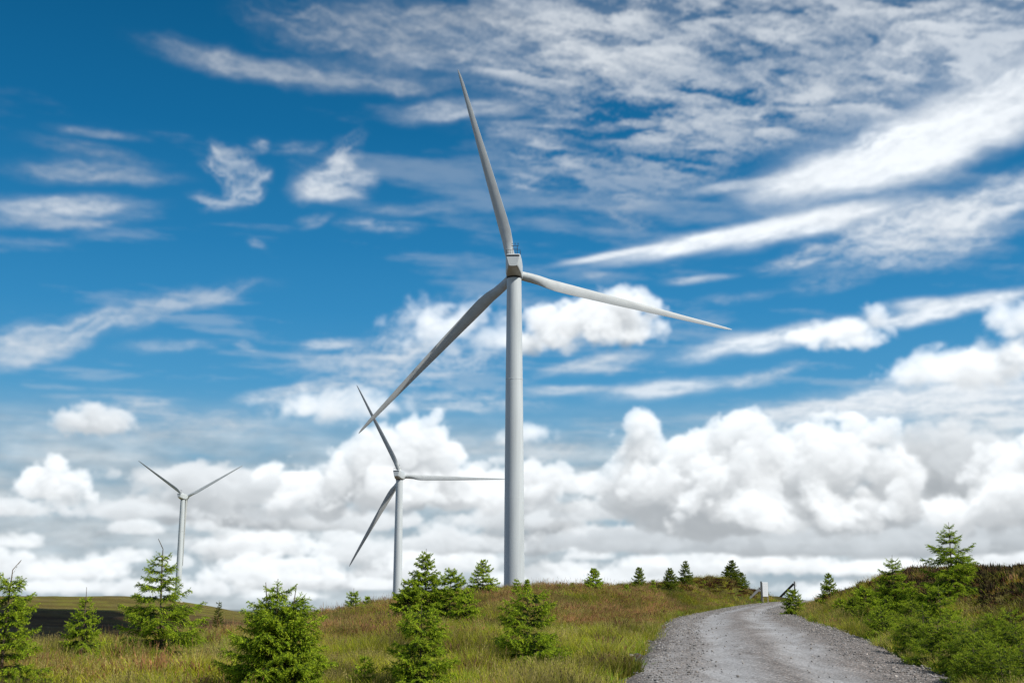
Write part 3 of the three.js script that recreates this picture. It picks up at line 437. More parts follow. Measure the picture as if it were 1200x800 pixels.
function spruceParts(o) {
  const { h, w, seed } = o, r = rng(seed), nl = o.needle ?? .028, nw = o.nw ?? nl * .20, gap = (o.gap ?? .0105), M = new Mesher(), wood = [], trunks = [], shoots = [];
  const oldCol = () => { const k = .75 + r() * .5; return [.036 * k, .074 * k, .012 * k]; }, newCol = () => { const k = .8 + r() * .45, y = r(); return [lerp(.27, .44, y) * k * (o.fresh ?? 1), lerp(.41, .52, y) * k * (o.fresh ?? 1), lerp(.018, .028, y) * k * (o.fresh ?? 1)]; };
  function needles(a, b, col, len, thick = 1) {                            // needles all round a shoot from a to b
    const t = b.clone().sub(a), L = t.length(); if (L < .004) return; t.divideScalar(L);
    const u = Math.abs(t.y) > .9 ? V3(1, 0, 0) : V3(0, 1, 0), x = u.clone().cross(t).normalize(), y = t.clone().cross(x), n = Math.max(3, Math.round(L / gap * thick));
    for (let k = 0; k < n; k++) {
      const s = (k + r()) / n, q = r() * 2 * Math.PI, c = Math.cos(q), sn = Math.sin(q), f = .45 + r() * .5, l = len * (.7 + r() * .5) * (s > .88 ? .8 : 1), p = V3(a.x + t.x * L * s, a.y + t.y * L * s, a.z + t.z * L * s);
      const dx = x.x * c + y.x * sn + t.x * f, dy = x.y * c + y.y * sn + t.y * f + .12, dz = x.z * c + y.z * sn + t.z * f, dl = l / Math.hypot(dx, dy, dz);
      const e = V3(p.x + dx * dl, p.y + dy * dl, p.z + dz * dl), sx = (t.x - dx * .3) * nw * .6 + x.x * -sn * nw * .5 + y.x * c * nw * .5, sy = (t.y) * nw * .6 + y.y * c * nw * .5 - x.y * sn * nw * .5, sz = (t.z - dz * .3) * nw * .6 - x.z * sn * nw * .5 + y.z * c * nw * .5;
      M.tri(V3(p.x - sx, p.y - sy, p.z - sz), V3(p.x + sx, p.y + sy, p.z + sz), e, col);
    }
  }
  const tops = o.tops ?? 1;
  for (let tp = 0; tp < tops; tp++) {
    const H = h * (tp ? .95 + r() * .06 : 1), lean = [(r() - .5) * .05 * h + (tp ? (tp - 1.5) * w * .26 : 0), (r() - .5) * .05 * h + (tp ? (r() - .5) * w * .2 : 0)], hook = o.hook ?? 0;
    const spine = (t) => V3(lean[0] * t * (1.2 - .2 * t) + Math.sin(t * 5 + seed) * .008 * h + (t > .93 ? -hook * ((t - .93) / .07) ** 2 : 0), H * t, lean[1] * t);
    const pts = []; for (let k = 0; k <= 14; k++) pts.push(spine(k / 14)); trunks.push(stick(pts, Math.max(.008, h * .016), Math.max(.0035, h * .0022), 7));
    const lead = o.lead ?? .2;                                             // bare top shoot, lightly needled
    needles(spine(1 - lead), spine(1 - lead * .45), newCol(), nl * .7, .8); needles(spine(1 - lead * .45), spine(1), [.16, .15, .06], nl * .45, .5);
    let t = o.skirt ?? .03;
    while (t < 1 - lead * .55) {
      const whorl = Math.round(lerp(o.full ?? 6, 4, t)), spin = r() * 7;
      for (let k = 0; k < whorl; k++) {
        if (r() < (o.gaps ?? .08)) continue;
        const tt = Math.min(1 - lead * .3, t + (r() - .5) * .035), az = spin + k / whorl * 2 * Math.PI + (r() - .5) * .7, shape = Math.pow(Math.max(0, 1 - tt / (1 - lead * .1)), o.pow ?? .8) * (tt < .12 ? .75 + tt * 2 : 1);
        const L = Math.max(.055 * h, w * .56 * shape * (.7 + r() * .5)), rise = lerp(o.low ?? .05, .75, tt) + (r() - .5) * .3, droop = o.droop ?? .28, start = spine(tt), path = [start.clone()], step = 5;
        let dir = V3(Math.cos(az) * Math.cos(rise), Math.sin(rise), Math.sin(az) * Math.cos(rise)), p = start.clone();
        for (let s = 0; s < step; s++) { const f = s / step; dir.y += (f < .55 ? -droop * .5 : droop * .75) * (.8 + r() * .4); dir.normalize(); p = p.clone().addScaledVector(dir, L / step); path.push(p); }
        wood.push(stick(path, Math.max(.003, L * .014), .0016, 4));
        const side = V3(-Math.sin(az), 0, Math.cos(az));
        for (let q = 0; q < 3; q++) { const e = dir.clone().addScaledVector(side, (q - 1) * .75).add(V3(0, .1 + r() * .25, 0)).normalize().multiplyScalar((.035 + .05 * r()) * (.6 + Math.min(1, h) * .6)), c = newCol(); needles(p, p.clone().add(e), c, nl * .75, 1.1); }
        for (let s = 0; s < step; s++) {
          const a = path[s], b = path[s + 1], fresh = s >= step - 2 || L < .12 * h, col = fresh ? newCol() : oldCol();
          if (!(s === 0 && L > .3)) needles(a, b, col, nl * (fresh ? .9 : 1));
          const nt = Math.max(1, Math.round(L / step / (o.twig ?? .05)));
          for (let q = 0; q < nt; q++) for (const sg of [-1, 1]) {
            if (r() < .12) continue;
            const f = (s + (q + r()) / nt) / step; if (f < .12) continue;
            const at = a.clone().lerp(b, (q + r()) / nt), tl = L * (.50 - .34 * f) * (.6 + r() * .6) + .045 * Math.min(1, h), fw = b.clone().sub(a).normalize(), d2 = fw.multiplyScalar(.75).addScaledVector(side, sg * (.6 + r() * .3)).add(V3(0, (r() - .62) * .55, 0)).normalize();
            const mid = at.clone().addScaledVector(d2, tl * .5), hang = V3(0, -tl * (o.hang ?? .22), 0), end = at.clone().addScaledVector(d2, tl).add(hang), young = f > .3 || r() < .5;
            needles(at, mid, young && f > .55 ? newCol() : oldCol(), nl); needles(mid, end, young || r() < .45 ? newCol() : oldCol(), nl * .95);
            if (tl > .11 && (o.fine ?? true)) for (const s3 of [-1, 1]) { const e3 = mid.clone().add(d2.clone().multiplyScalar(.6).addScaledVector(side.clone().cross(V3(0, 1, 0)), s3 * .6).normalize().multiplyScalar(tl * .42)).add(V3(0, -tl * .14, 0)); needles(mid, e3, r() < .6 ? newCol() : oldCol(), nl * .9); }
          }
        }
      }
      t += (o.step ?? .075) * (.7 + r() * .6) * lerp(1, .75, t);
    }
  }
  return { crown: M.build(), wood: mergeGeometries(wood), trunk: mergeGeometries(trunks) };
}
let needleCount = 0; const standing = [];
function spruce(px, topY, d, widthPx, label, o = {}) {
  const base = pix(px, o.baseY ?? 740, d), y = ground(base.x, base.z), h = pix(px, topY, d).y - y + .03, w = widthPx / FOCAL * d;
  const small = d > 45, geo = spruceParts({ h, w, seed: Math.round(px * 7 + topY), needle: small ? .040 + d * .0003 : .031, nw: small ? .015 + d * .00012 : .0095, gap: small ? .011 + d * .00006 : .0075, twig: small ? .06 : .042, fine: !small, ...o });
  const t = thing('spruce_tree', label, 'spruce tree', o.group ?? 'young spruce trees on the moor'); t.position.set(base.x, y - .03, base.z); t.rotation.y = (px % 7);
  part(t, 'trunk', mergeGeometries([geo.trunk, geo.wood]), o.pale ? paleBark : bark); part(t, 'crown', geo.crown, needleMat);
  standing.push([base.x, base.z, w * .42]);
  needleCount += geo.crown.attributes.position.count / 3;
  return t;
}
// left meadow
spruce(4, 656, 20, 96, 'lush spruce with a hooked bare leader at the far left end of the meadow', { hook: .12, lead: .24, hang: .36, step: .07, gaps: .05, full: 7, pow: .62 });
spruce(97, 688, 26.5, 58, 'slim sparse young spruce with an upright bare leader above the dark valley', { lead: .22, step: .08, hang: .36, gaps: .08, full: 6 });
spruce(190, 632, 27.5, 124, 'tall layered spruce with a long hooked leader in front of the smallest turbine', { hook: .14, lead: .17, step: .07, hang: .36, pow: .9, gaps: .05, skirt: .04, full: 7 });
spruce(325, 678, 20, 124, 'broad dense bushy spruce with three bare leaders in the meadow', { tops: 3, lead: .17, pow: .6, step: .078, full: 6, hang: .34, gaps: .08 });
spruce(428, 766, 21.5, 44, 'small sapling between the bushy spruce and the dense column shaped spruce', { lead: .15, step: .13, hang: .35, gaps: .1 });
spruce(494, 708, 21, 88, 'dense column shaped spruce in the meadow in front of the spruce clump', { lead: .14, pow: .45, step: .07, full: 7, hang: .36, gaps: .05 });
spruce(617, 690, 26, 92, 'spruce with a bare gap below its top whorl in front of the tallest turbine', { lead: .08, pow: .45, step: .08, hang: .34, gaps: .08, full: 7 });
// the clump before the second turbine
spruce(497, 643, 49, 64, 'tallest spruce of the clump at the foot of the second turbine', { lead: .12, step: .062, pow: .75, full: 7, gaps: .03, fine: true });
spruce(479, 680, 47.5, 46, 'low round spruce on the turbine side of the clump', { lead: .08, step: .08, pow: .45, full: 7, gaps: .03, fine: true });
spruce(527, 666, 47, 58, 'spruce of the clump with a lone whorl on its bare leader', { lead: .14, step: .085, pow: .62, full: 6, gaps: .1, fine: true });
spruce(546, 690, 46, 38, 'low spruce bush at the knoll side of the clump', { lead: .08, step: .1, pow: .5, full: 6, gaps: .04 });
spruce(565, 655, 62, 42, 'pointed spruce on the crest close to the tallest tower', { lead: .12, step: .065, pow: .7, full: 7, gaps: .03 });
// along the crest
const CREST = 'small trees along the crest';
spruce(413, 689, 63, 26, 'short spruce with a long bare leader on the heather crest', { lead: .3, step: .11, pow: .6, group: CREST });
spruce(430, 697, 66, 16, 'little thin spruce beside the one with the long bare leader', { lead: .2, step: .12, group: CREST });
spruce(606, 677, 60, 18, 'tiny spruce tip showing in front of the tallest tower', { lead: .12, step: .12, group: CREST });
spruce(618, 679, 60, 16, 'tiny spruce tip just beside the tallest tower', { lead: .12, step: .12, group: CREST });
for (const [x, y, d] of [[655, 684, 65], [671, 683, 66], [767, 678, 76], [735, 684, 74]]) spruce(x, y, d, 11, 'knee high seedling spruce on the crest between bigger spruces', { lead: .15, step: .15, group: CREST });
spruce(697, 665, 67, 26, 'bright bushy spruce on the crest between the tallest tower and the track', { lead: .1, step: .065, pow: .7, full: 7, gaps: .03, group: CREST });
spruce(750, 664, 80, 25, 'first of the dark spruces on the crest towards the sign', { lead: .1, step: .06, pow: .7, full: 7, gaps: .03, fresh: .6, group: CREST });
spruce(787, 665, 92, 22, 'lower of two neighbouring dark spruces left of the heather mound', { lead: .1, step: .06, pow: .7, full: 7, gaps: .03, fresh: .45, group: CREST });
spruce(805, 656, 100, 24, 'taller of two neighbouring dark spruces left of the heather mound', { lead: .1, step: .06, pow: .75, full: 7, gaps: .03, fresh: .45, group: CREST });
spruce(860, 656, 112, 24, 'dark spruce on top of the heather mound by the sign', { lead: .1, step: .06, pow: .7, full: 7, gaps: .03, fresh: .4, group: CREST });
spruce(871, 671, 113, 18, 'low dark spruce against the one on top of the heather mound', { lead: .06, step: .08, pow: .6, full: 6, fresh: .45, group: CREST });
// far across the valley edge
spruce(255, 703, 150, 20, 'dark lone spruce in the valley behind the layered spruce', { lead: .06, step: .06, full: 7, fresh: .35, pow: .75, group: CREST });
spruce(299, 708, 190, 12, 'smallest dark spruce far down the valley', { lead: .06, step: .07, full: 7, fresh: .3, pow: .8, group: CREST });
// beside the track
spruce(931, 689, 66, 32, 'spruce at the inside of the bend in front of the bracing post', { lead: .08, step: .08, pow: .7, full: 6, gaps: .05, fresh: .8 });
spruce(974, 672, 68, 32, 'slender spruce standing alone on the verge past the bend', { lead: .1, step: .065, pow: .75, full: 6, gaps: .05, fresh: .75 });
spruce(1017, 690, 51, 46, 'low spruce in front of the dark end of the heather bank', { lead: .1, step: .085, pow: .55, full: 6, gaps: .05 });
spruce(1050, 650, 45, 74, 'conical spruce at the heather bank, second tallest there', { lead: .13, step: .06, pow: .85, full: 7, gaps: .05, fine: true });
spruce(1121, 612, 42.5, 98, 'tallest spruce on the heather bank, its top clear of the skyline', { lead: .14, step: .07, pow: .85, full: 6, gaps: .06, fine: true, needle: .034 });
spruce(1104, 684, 36, 54, 'thin pale stemmed spruce below the tallest spruce on the bank', { lead: .08, step: .12, pow: .4, gaps: .16, pale: true });
spruce(1040, 700, 43, 44, 'small bushy spruce under the conical spruce', { lead: .1, step: .1, pow: .5, full: 6 });
spruce(1162, 719, 29, 44, 'sapling with one tall sprig above the roadside thicket', { lead: .12, step: .11, pow: .7, gaps: .1 });
for (const [x, y, d, w] of [[1100, 732, 26.8, 60], [1068, 728, 30, 44], [1142, 736, 24.6, 62], [1192, 734, 24, 70], [1122, 748, 25.2, 54], [1168, 760, 22, 66], [1198, 766, 21.5, 64], [1035, 716, 36, 36], [1082, 714, 29.5, 42], [1178, 740, 24, 50], [1060, 736, 32, 38], [1140, 764, 22.4, 52], [1112, 720, 28.5, 42], [1150, 750, 23, 50], [1090, 746, 27.4, 40], [1187, 718, 27, 46], [1128, 728, 26.4, 46], [1155, 728, 27, 46], [1172, 772, 20.8, 56], [1128, 772, 22.8, 40], [1001, 706, 50, 26], [1012, 716, 45, 28], [1026, 724, 41, 30], [988, 708, 56, 22], [1048, 724, 37, 34], [1072, 706, 40, 34], [1092, 712, 36, 34]])
  spruce(x, y - 6, d, w * 1.25, 'spruce sapling in the roadside thicket below the heather bank', { lead: .10, pow: .58, step: .11, full: 7, gaps: .05, hang: .25, skirt: 0, gap: .0115, fresh: .6 + .4 * cellHash(x, y), group: 'saplings in the roadside thicket' });
console.log('needles', needleCount);
// ------------------------------------------------------------------ grass, heather, stones
function tuft(seed, n, o) {                                               // a handful of bent blades, each two quads and a tip
  const r = rng(seed), M = new Mesher();
  for (let k = 0; k < n; k++) {
    const a = r() * 2 * Math.PI, rad = Math.sqrt(r()) * o.spread, x = Math.cos(a) * rad, z = Math.sin(a) * rad, h = o.h * (.55 + r() * .6), lean = (o.lean ?? .35) * (.3 + r()), la = a + (r() - .5) * 2.2, w = o.w * (.7 + r() * .6), f = r() * 6.28, k2 = .55 + r() * .8;
    const c = o.col.map((v, i) => v * k2 * (i === 0 ? .9 + r() * .2 : 1)), sx = Math.cos(f) * w / 2, sz = Math.sin(f) * w / 2;
    const at = (t) => V3(x + Math.cos(la) * lean * h * t * t, h * t * (1 - lean * .25 * t), z + Math.sin(la) * lean * h * t * t), p0 = at(0), p1 = at(.5), p2 = at(1), s = (p, m) => [V3(p.x - sx * m, p.y, p.z - sz * m), V3(p.x + sx * m, p.y, p.z + sz * m)];
    const [a0, b0] = s(p0, 1), [a1, b1] = s(p1, .8); M.tri(a0, b0, b1, c); M.tri(a0, b1, a1, c); M.tri(a1, b1, p2, c);
    if (o.head) for (let q = 0; q < o.head; q++) { const tt = .82 + .2 * q / o.head, p = at(tt), hc = o.headCol.map((v) => v * k2), e = V3(p.x + (r() - .5) * o.hw * 2, p.y + o.hw * (1 + r()), p.z + (r() - .5) * o.hw * 2); M.tri(V3(p.x - sx * 1.2 - o.hw * .25, p.y, p.z), V3(p.x + sx * 1.2 + o.hw * .25, p.y, p.z + o.hw * .2), e, hc); }
  }
  return M.build();
}
const grassMat = new THREE.MeshPhysicalMaterial({ vertexColors: true, roughness: 1, specularIntensity: .2, transmission: .35, thickness: 0, side: THREE.DoubleSide });
const heatherMat = new THREE.MeshPhysicalMaterial({ vertexColors: true, roughness: 1, specularIntensity: .2, transmission: .15, thickness: 0, side: THREE.DoubleSide });
function scatter(geometry, material, spots, name, label, category) {
  const m = new THREE.InstancedMesh(geometry, material, spots.length), mat = new THREE.Matrix4(), q = new THREE.Quaternion(), e = new THREE.Euler(), c = new THREE.Color();
  spots.forEach(([x, y, z, s, sy, col, tilt = .12], i) => { e.set((cellHash(i, 3) - .5) * tilt * 2, cellHash(i, 7) * 6.28, (cellHash(i, 11) - .5) * tilt * 2); q.setFromEuler(e); mat.compose(V3(x, y, z), q, V3(s, sy, s)); m.setMatrixAt(i, mat); c.setRGB(...col); m.setColorAt(i, c); });
  return stuff(m, name, label, category);
}
const stoneMat = new THREE.MeshStandardMaterial({ color: 0xffffff, roughness: .92 });
function stoneGeometry(seed, detail = 1) { const g = new THREE.IcosahedronGeometry(1, detail), p = g.attributes.position; for (let i = 0; i < p.count; i++) { const v = V3(p.getX(i), p.getY(i), p.getZ(i)), k = 1 + fbm(v.x * 1.1 + seed, v.y * 1.1, v.z * 1.1, 3) * .75; v.multiplyScalar(k); p.setXYZ(i, v.x, v.y * .62, v.z * .85); } g.computeVertexNormals(); return g; }
{
  const r = rng(88), geos = [stoneGeometry(11), stoneGeometry(23), stoneGeometry(37)], mats = [[.42, .38, .33], [.36, .27, .22], [.06, .058, .06], [.30, .28, .26]].map((c) => new THREE.MeshStandardMaterial({ color: new THREE.Color().setRGB(...c), roughness: .9 }));
  const stone = (px, py, d, s, m, label, group) => { const p = pix(px, py, d), y = ground(p.x, p.z), o = new THREE.Mesh(geos[Math.floor(r() * 3)], mats[m]); o.name = numbered('verge_stone'); o.position.set(p.x, y + s * .25, p.z); o.scale.setScalar(s); standing.push([p.x, p.z, s * 2.6]); o.rotation.set(r() * .5, r() * 6, r() * .5); tag(o, label, 'stone', group); scene.add(o); };
  for (const [px, d, s] of [[749, 40, .15], [752, 42, .18], [757, 45, .14], [746, 38, .13], [744, 36.5, .15], [761, 48, .16], [751, 37.4, .10], [741, 33, .12], [764, 50, .13], [735, 28.5, .12], [731, 27.3, .10], [739, 30.5, .09], [755, 43.5, .11], [748, 39, .09], [759, 46.6, .10]]) stone(px, 740, d, s, r() < .4 ? 1 : r() < .7 ? 0 : 3, 'pale rough stone in the spill between meadow and track', 'pale stones on the verge');
  for (const [px, d, s] of [[757, 33.5, .13], [752, 32, .16], [748, 30.4, .14], [742, 28.8, .15], [762, 35.5, .11], [737, 27.6, .13], [765, 37, .10], [754, 32.6, .09], [746, 29.7, .10]]) stone(px, 760, d, s, 2, 'blackish rubble stone along the left edge of the track', 'dark stones on the verge');
}
const kinds = { green: [], lush: [], straw: [], seed: [], rush: [], heather: [] };
{
  const r = rng(2024), front = 33 * Math.PI / 180, N = 380000;
  for (let i = 0; i < N; i++) {
    const az = (r() * 2 - 1) * front, d = 14 * Math.pow(125 / 14, Math.pow(r(), .92)), x = Math.sin(az) * d, z = -Math.cos(az) * d;
    const [, k] = roadDist(x, z), off = Math.hypot(x - roadPts[k].x, z - roadPts[k].z);
    const clear = off - halfAt(z) - fbm(x / 1.1, z / 1.1, 3, 3) * 1.35; if (clear < .12 + r() * .5) continue;
    if (standing.some(([sx, sz, sr]) => Math.abs(x - sx) < sr && Math.abs(z - sz) < sr && Math.hypot(x - sx, z - sz) < sr * (.5 + r() * .5))) continue;   // no grass inside a tree's skirt
    const side = (x - roadPts[k].x) > 0, y = ground(x, z) - .02, grow = 1 + d * .004;
    const A = fbm(x / 4.5, z / 4.5, 31, 4), B = fbm(x / 2.2, z / 2.2, 37, 3), C = fbm(x / 9, z / 9, 41, 3), up = sstep(36, 52, d + A * 14), verge = sstep(2.2, .2, clear);
    const bank = side ? sstep(2.0, 5.0, clear + A * 2) : 0, mound = !side && -z > 72 ? sstep(2.4, 3.6, y + A * .6) : 0;
    const tall = 1 + fbm(x / 1.6, z / 1.6, 71, 3) * 1.5 + (cellHash(Math.floor(x / .9), Math.floor(z / .9)) > .86 ? .45 : 0), jit = () => .75 + r() * .5, put = (kind, s, sy, col, tilt) => kinds[kind].push([x, y, z, s * grow, sy * Math.max(.45, tall), (() => { const j = jit() * (1 + A * 1.2 + B * .8); return col.map((v) => v * j); })(), tilt]);
    const roll = r(), valley = x < -12 && -z > 56 ? sstep(58, 80, -z) : 0;
    if (bank > r() * 1.1) {
      const dark = sstep(-.08, .10, fbm(x / 6, z / 6, 61, 3)), ember = sstep(.16, .26, fbm(x / 3.4, z / 3.4, 67, 3));
      if (ember > r()) put('straw', .7 + r() * .3, .3 + r() * .2, [1.05, .55, .22]); else if (roll < .25 + .6 * dark) put('heather', .8 + r() * .6, .55 + r() * .5, r() < .15 ? [1.5, 1.1, .7] : [.95, 1.0, .8]);
      else if (roll < .72) put('green', .8 + r() * .4, .6 + r() * .4, r() < .4 ? [1.1, .9, .7] : [.9, 1, .9]); else put(r() < .5 ? 'straw' : 'seed', .8 + r() * .4, .5 + r() * .4, [1, .9, .75]);
      continue;
    }
    if (valley > r() && roll < .7 || mound > r() && roll < .3) { put('heather', .8 + r() * .6, .45 + r() * .3, roll < .3 ? [1.5, .95, .75] : [1.1, .95, .8]); continue; }
    if (verge > r() * 1.5) { if (roll < .45) put('lush', .7 + r() * .5, .5 + r() * .5, [1, 1, .9]); else if (roll < .8) put('straw', .8 + r() * .4, .6 + r() * .4, [1, 1, 1]); else put('green', .8, .7 + r() * .3, [1.1, 1.05, .9]); continue; }
    const P = fbm(x / 3.2, z / 2.6, 83, 3), red = clamp(-.08 + up * .46 + A * 1.0 * (.25 + up) + (P > .14 ? .22 : 0) - (side ? .2 : 0)), lushP = clamp(.14 + sstep(.03, .2, B) * 1.3 - up * .06 + (side ? .25 : 0)), strawP = clamp(.24 - B * .8 + C * .4 + sstep(-.06, -.2, P) * .7);
    if (roll < red * .62) put('seed', .9 + r() * .4, .6 + r() * .5, C > 0 ? [1.05, .95, .85] : [1, 1.02, .95]);
    else if (roll < red * .62 + lushP * .45) put('lush', .8 + r() * .5, .6 + r() * .6, [1, 1, 1]);
    else if (roll < red * .62 + lushP * .45 + strawP * .55) put('straw', .8 + r() * .5, .7 + r() * .5, [1, 1, 1]);
    else put('green', .85 + r() * .45, .7 + r() * .5, up > .5 ? [1.05, .95, .9] : [1.05, 1, .8]);
  }
  // rushes: dark upright tussocks in the damp spots
  for (let i = 0; i < 260; i++) { const az = (r() * 2 - 1) * front, d = 22 + r() * 60, x = Math.sin(az) * d, z = -Math.cos(az) * d, [, k] = roadDist(x, z), off = Math.hypot(x - roadPts[k].x, z - roadPts[k].z); if (off < halfAt(z) + 1 || fbm(x / 5, z / 5, 51, 2) < .06) continue; kinds.rush.push([x, ground(x, z) - .03, z, .8 + r() * .5, .7 + r() * .5, [1, 1, 1]]); }
}
scatter(tuft(1, 16, { h: .34, w: .012, spread: .11, lean: .5, col: [.37, .385, .032] }), grassMat, kinds.green, 'meadow_grass', 'yellow green meadow grass covering the slope left of the track', 'grass');
scatter(tuft(2, 16, { h: .30, w: .015, spread: .10, lean: .6, col: [.18, .30, .024] }), grassMat, kinds.lush, 'lush_grass', 'bright green grass tufts in the damp patches and verges', 'grass');
scatter(tuft(3, 14, { h: .38, w: .008, spread: .11, lean: .55, col: [.43, .37, .085], head: 2, headCol: [.40, .33, .12], hw: .016 }), grassMat, kinds.straw, 'straw_grass', 'dry straw coloured grass mixed through the meadow and verges', 'grass');
scatter(tuft(4, 13, { h: .44, w: .007, spread: .13, lean: .4, col: [.27, .22, .045], head: 5, headCol: [.30, .165, .09], hw: .024 }), grassMat, kinds.seed, 'seeding_grass', 'reddish brown seeding grass on the upper meadow', 'grass');
scatter(tuft(5, 44, { h: .55, w: .010, spread: .16, lean: .35, col: [.075, .12, .025] }), grassMat, kinds.rush, 'rush_tussocks', 'dark green upright rushes dotted over the meadow', 'rushes');
{
  const r = rng(9), M = new Mesher();                                      // heather: many short stiff sprigs
  for (let k = 0; k < 70; k++) { const a = r() * 6.28, rad = Math.sqrt(r()) * .2, x = Math.cos(a) * rad, z = Math.sin(a) * rad, h = .30 * (.5 + r() * .5) * (1 - rad), c0 = .7 + r() * .6, c = r() < .3 ? [.085 * c0, .040 * c0, .042 * c0] : r() < .5 ? [.060 * c0, .052 * c0, .022 * c0] : [.050 * c0, .034 * c0, .022 * c0], dx = x * .5, dz = z * .5, w = .02; for (let q = 0; q < 3; q++) { const y0 = h * (.25 + q * .25), f = r() * 6.28; M.tri(V3(x + dx * q * .3 - Math.cos(f) * w, y0, z + dz * q * .3 - Math.sin(f) * w), V3(x + dx * q * .3 + Math.cos(f) * w, y0 + .01, z + dz * q * .3 + Math.sin(f) * w), V3(x + dx + (r() - .5) * .06, y0 + h * .45, z + dz + (r() - .5) * .06), c); } }
  scatter(M.build(), heatherMat, kinds.heather, 'heather', 'dark brown heather on the bank, the mound and the valley edge', 'heather');
}
console.log(Object.entries(kinds).map(([k, v]) => k + ' ' + v.length).join(', '));
// loose stones
{
  const r = rng(515), spots = [];
  for (let i = 0; i < 60000; i++) {
    const k = Math.floor(lerp(40, 330, Math.pow(r(), 1.3))), sg = r() < .5 ? -1 : 1, a = roadPts[k], b = roadPts[k + 1], l = Math.hypot(b.x - a.x, b.z - a.z), tx = (b.x - a.x) / l, tz = (b.z - a.z) / l, w = edgeWave(k, sg), e = Math.pow(r(), 1.5);
    const off = r() < .93 ? w + .25 - e * 1.5 + (r() < .15 ? r() * .7 : 0) : (r() * 2 - 1) * w, s0 = off * (r() < .5 ? sg : sg), x = a.x - tz * s0 + (r() - .5) * .4, z = a.z + tx * s0 + (r() - .5) * .4; if (-z < 18) continue;
    const y = Math.abs(off) > w - .1 ? Math.max(ground(x, z), roadTop[k] - .07) + .01 : roadTop[k] + .035 + .05 * (1 - (off / (w + .25)) ** 2), s = .008 + Math.pow(r(), 3) * .030, t = .13 + r() * .17 + (r() < .04 ? .2 : 0), warm = r();
    spots.push([x, y, z, s, s, [t * (1.02 + warm * .12), t, t * (1 - warm * .12)], .6]);
  }
  scatter(stoneGeometry(3, 0), stoneMat, spots, 'loose_gravel', 'loose grey and brown gravel scattered over the track and its edges', 'gravel');
}
// ------------------------------------------------------------------ sign, posts and braces at the bend
const greyWood = new THREE.MeshStandardMaterial({ color: new THREE.Color().setRGB(.15, .155, .16), map: noiseTexture(256, (u, v) => { const a = .8 + tileNoise(u, v * .2, 60, 4, 4) * .5; return [a, a, a]; }, true), roughness: .85 });
const paleWood = new THREE.MeshStandardMaterial({ color: new THREE.Color().setRGB(.30, .27, .22), roughness: .85 });
function beam(a, b, w, t) { const L = a.distanceTo(b), g = new RoundedBoxGeometry(w, L, t, 2, Math.min(w, t) * .15), m = new THREE.Matrix4(), y = b.clone().sub(a).normalize(), z = V3(0, 0, 1), x = y.clone().cross(z).normalize(); z.copy(x).cross(y); m.makeBasis(x, y, z).setPosition(a.clone().add(b).multiplyScalar(.5)); return g.applyMatrix4(m); }
{
  const D = 116, c = pix(897.5, 705, D), y = ground(c.x, c.z), s = thing('notice_board', 'white notice board on two pale posts at the left side of the bend', 'sign'), k = D / FOCAL / Math.cos(PITCH) * .98; s.position.set(c.x, y, c.z);
  const top = pix(897, 682, D).y - y, low = pix(897, 699, D).y - y;
  const board = part(s, 'panel', new RoundedBoxGeometry(6.3 * k, top - low, .04, 2, .015).translate(0, (top + low) / 2, .03), new THREE.MeshStandardMaterial({ color: new THREE.Color().setRGB(.80, .82, .84), roughness: .5 }));
  const cv = document.createElement('canvas'); cv.width = 128; cv.height = 320; const g2 = cv.getContext('2d'); g2.fillStyle = '#f6f7f8'; g2.fillRect(0, 0, 128, 320); g2.fillStyle = '#dde0e4'; for (let i = 0; i < 7; i++) g2.fillRect(14, 40 + i * 38, 100 - (i * 37 % 30), 7);
  const print = new THREE.CanvasTexture(cv); print.colorSpace = THREE.SRGBColorSpace;
  part(board, 'print', new THREE.PlaneGeometry(6.0 * k, (top - low) * .97).translate(0, (top + low) / 2, .054), new THREE.MeshStandardMaterial({ map: print, roughness: .55 }));
  for (const q of [-2.8, 2.8]) part(s, 'post', beam(V3(q * k, -.3, -.03), V3(q * k, top - .05, -.03), .09, .07), paleWood);
  const g = thing('gate_post', 'dark strainer post beside the notice board with a grey brace running down into the bank', 'post', 'braced posts at the bend'), p = pix(893, 705, D + .5), py = ground(p.x, p.z); g.position.set(p.x, py, p.z);
  const h = pix(893, 681, D + .5).y - py; part(g, 'post', beam(V3(0, -.3, 0), V3(0, h, 0), .13, .13), greyWood);
  const f = pix(874, 703, D - 4); part(g, 'brace', beam(V3(f.x - p.x, f.y - py - .15, f.z - p.z), V3(-.08, pix(892, 689, D + .5).y - py, 0), .20, .09), greyWood);
}
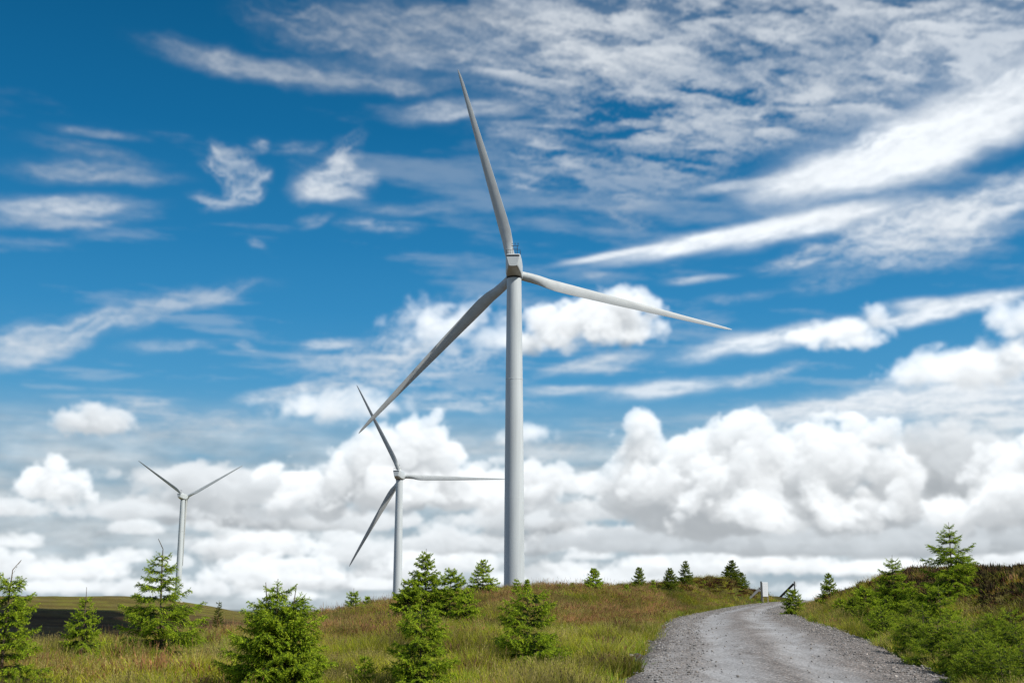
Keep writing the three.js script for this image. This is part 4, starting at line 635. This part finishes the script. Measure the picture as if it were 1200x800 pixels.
{
  const D = 130, p = pix(932, 700, D), y = ground(p.x, p.z), g = thing('gate_post', 'dark post past the bend with a rising grey brace and a small white plate', 'post', 'braced posts at the bend'); g.position.set(p.x, y, p.z);
  const h = pix(932, 681, D).y - y; part(g, 'post', beam(V3(0, -.3, 0), V3(0, h, 0), .12, .12), greyWood);
  const f = pix(914, 699, D + 3); part(g, 'brace', beam(V3(f.x - p.x, f.y - y - .1, f.z - p.z), V3(-.08, pix(931, 684, D).y - y, 0), .22, .09), greyWood);
  part(g, 'plate', new RoundedBoxGeometry(.13, .42, .02, 1, .005).translate(.13, h - .3, .05), new THREE.MeshStandardMaterial({ color: new THREE.Color().setRGB(.75, .77, .78), roughness: .5 }));
}
// ------------------------------------------------------------------ the cloud whose shadow lies on the valley
{
  const lumps = [[-230, -350, 120, 55], [-290, -430, 150, 80], [-350, -520, 150, 95], [-410, -610, 140, 85], [-270, -590, 100, 80], [-180, -430, 70, 60], [-400, -400, 140, 90], [-490, -540, 120, 100], [-310, -650, 110, 50], [-230, -510, 90, 75], [-470, -660, 110, 45]], up = 760, geos = [];
  for (const [x, z, rx, rz] of lumps) { const g = new THREE.IcosahedronGeometry(1, 5), p = g.attributes.position; for (let i = 0; i < p.count; i++) { const v = V3(p.getX(i), p.getY(i), p.getZ(i)), k = 1 + fbm(v.x * 1.6 + x, v.y * 1.6, v.z * 1.6 + z, 4) * .3; p.setXYZ(i, v.x * rx * k, v.y * (v.y < 0 ? 18 : 62) * k, v.z * rz * k); } g.computeVertexNormals(); geos.push(g.translate(x, 0, z)); }
  const m = new THREE.Mesh(mergeGeometries(geos), new THREE.MeshStandardMaterial({ color: new THREE.Color().setRGB(.9, .9, .9), roughness: 1 }));
  m.position.copy(SUN_DIR).multiplyScalar(up / SUN_DIR.y); m.name = 'cloud'; tag(m, 'white cumulus cloud high over the moor, its shadow lying on the valley', 'cloud'); scene.add(m);
}
scene.traverse((o) => { if (o.isMesh) { o.castShadow = true; o.receiveShadow = true; } });
renderer.render(scene, camera);
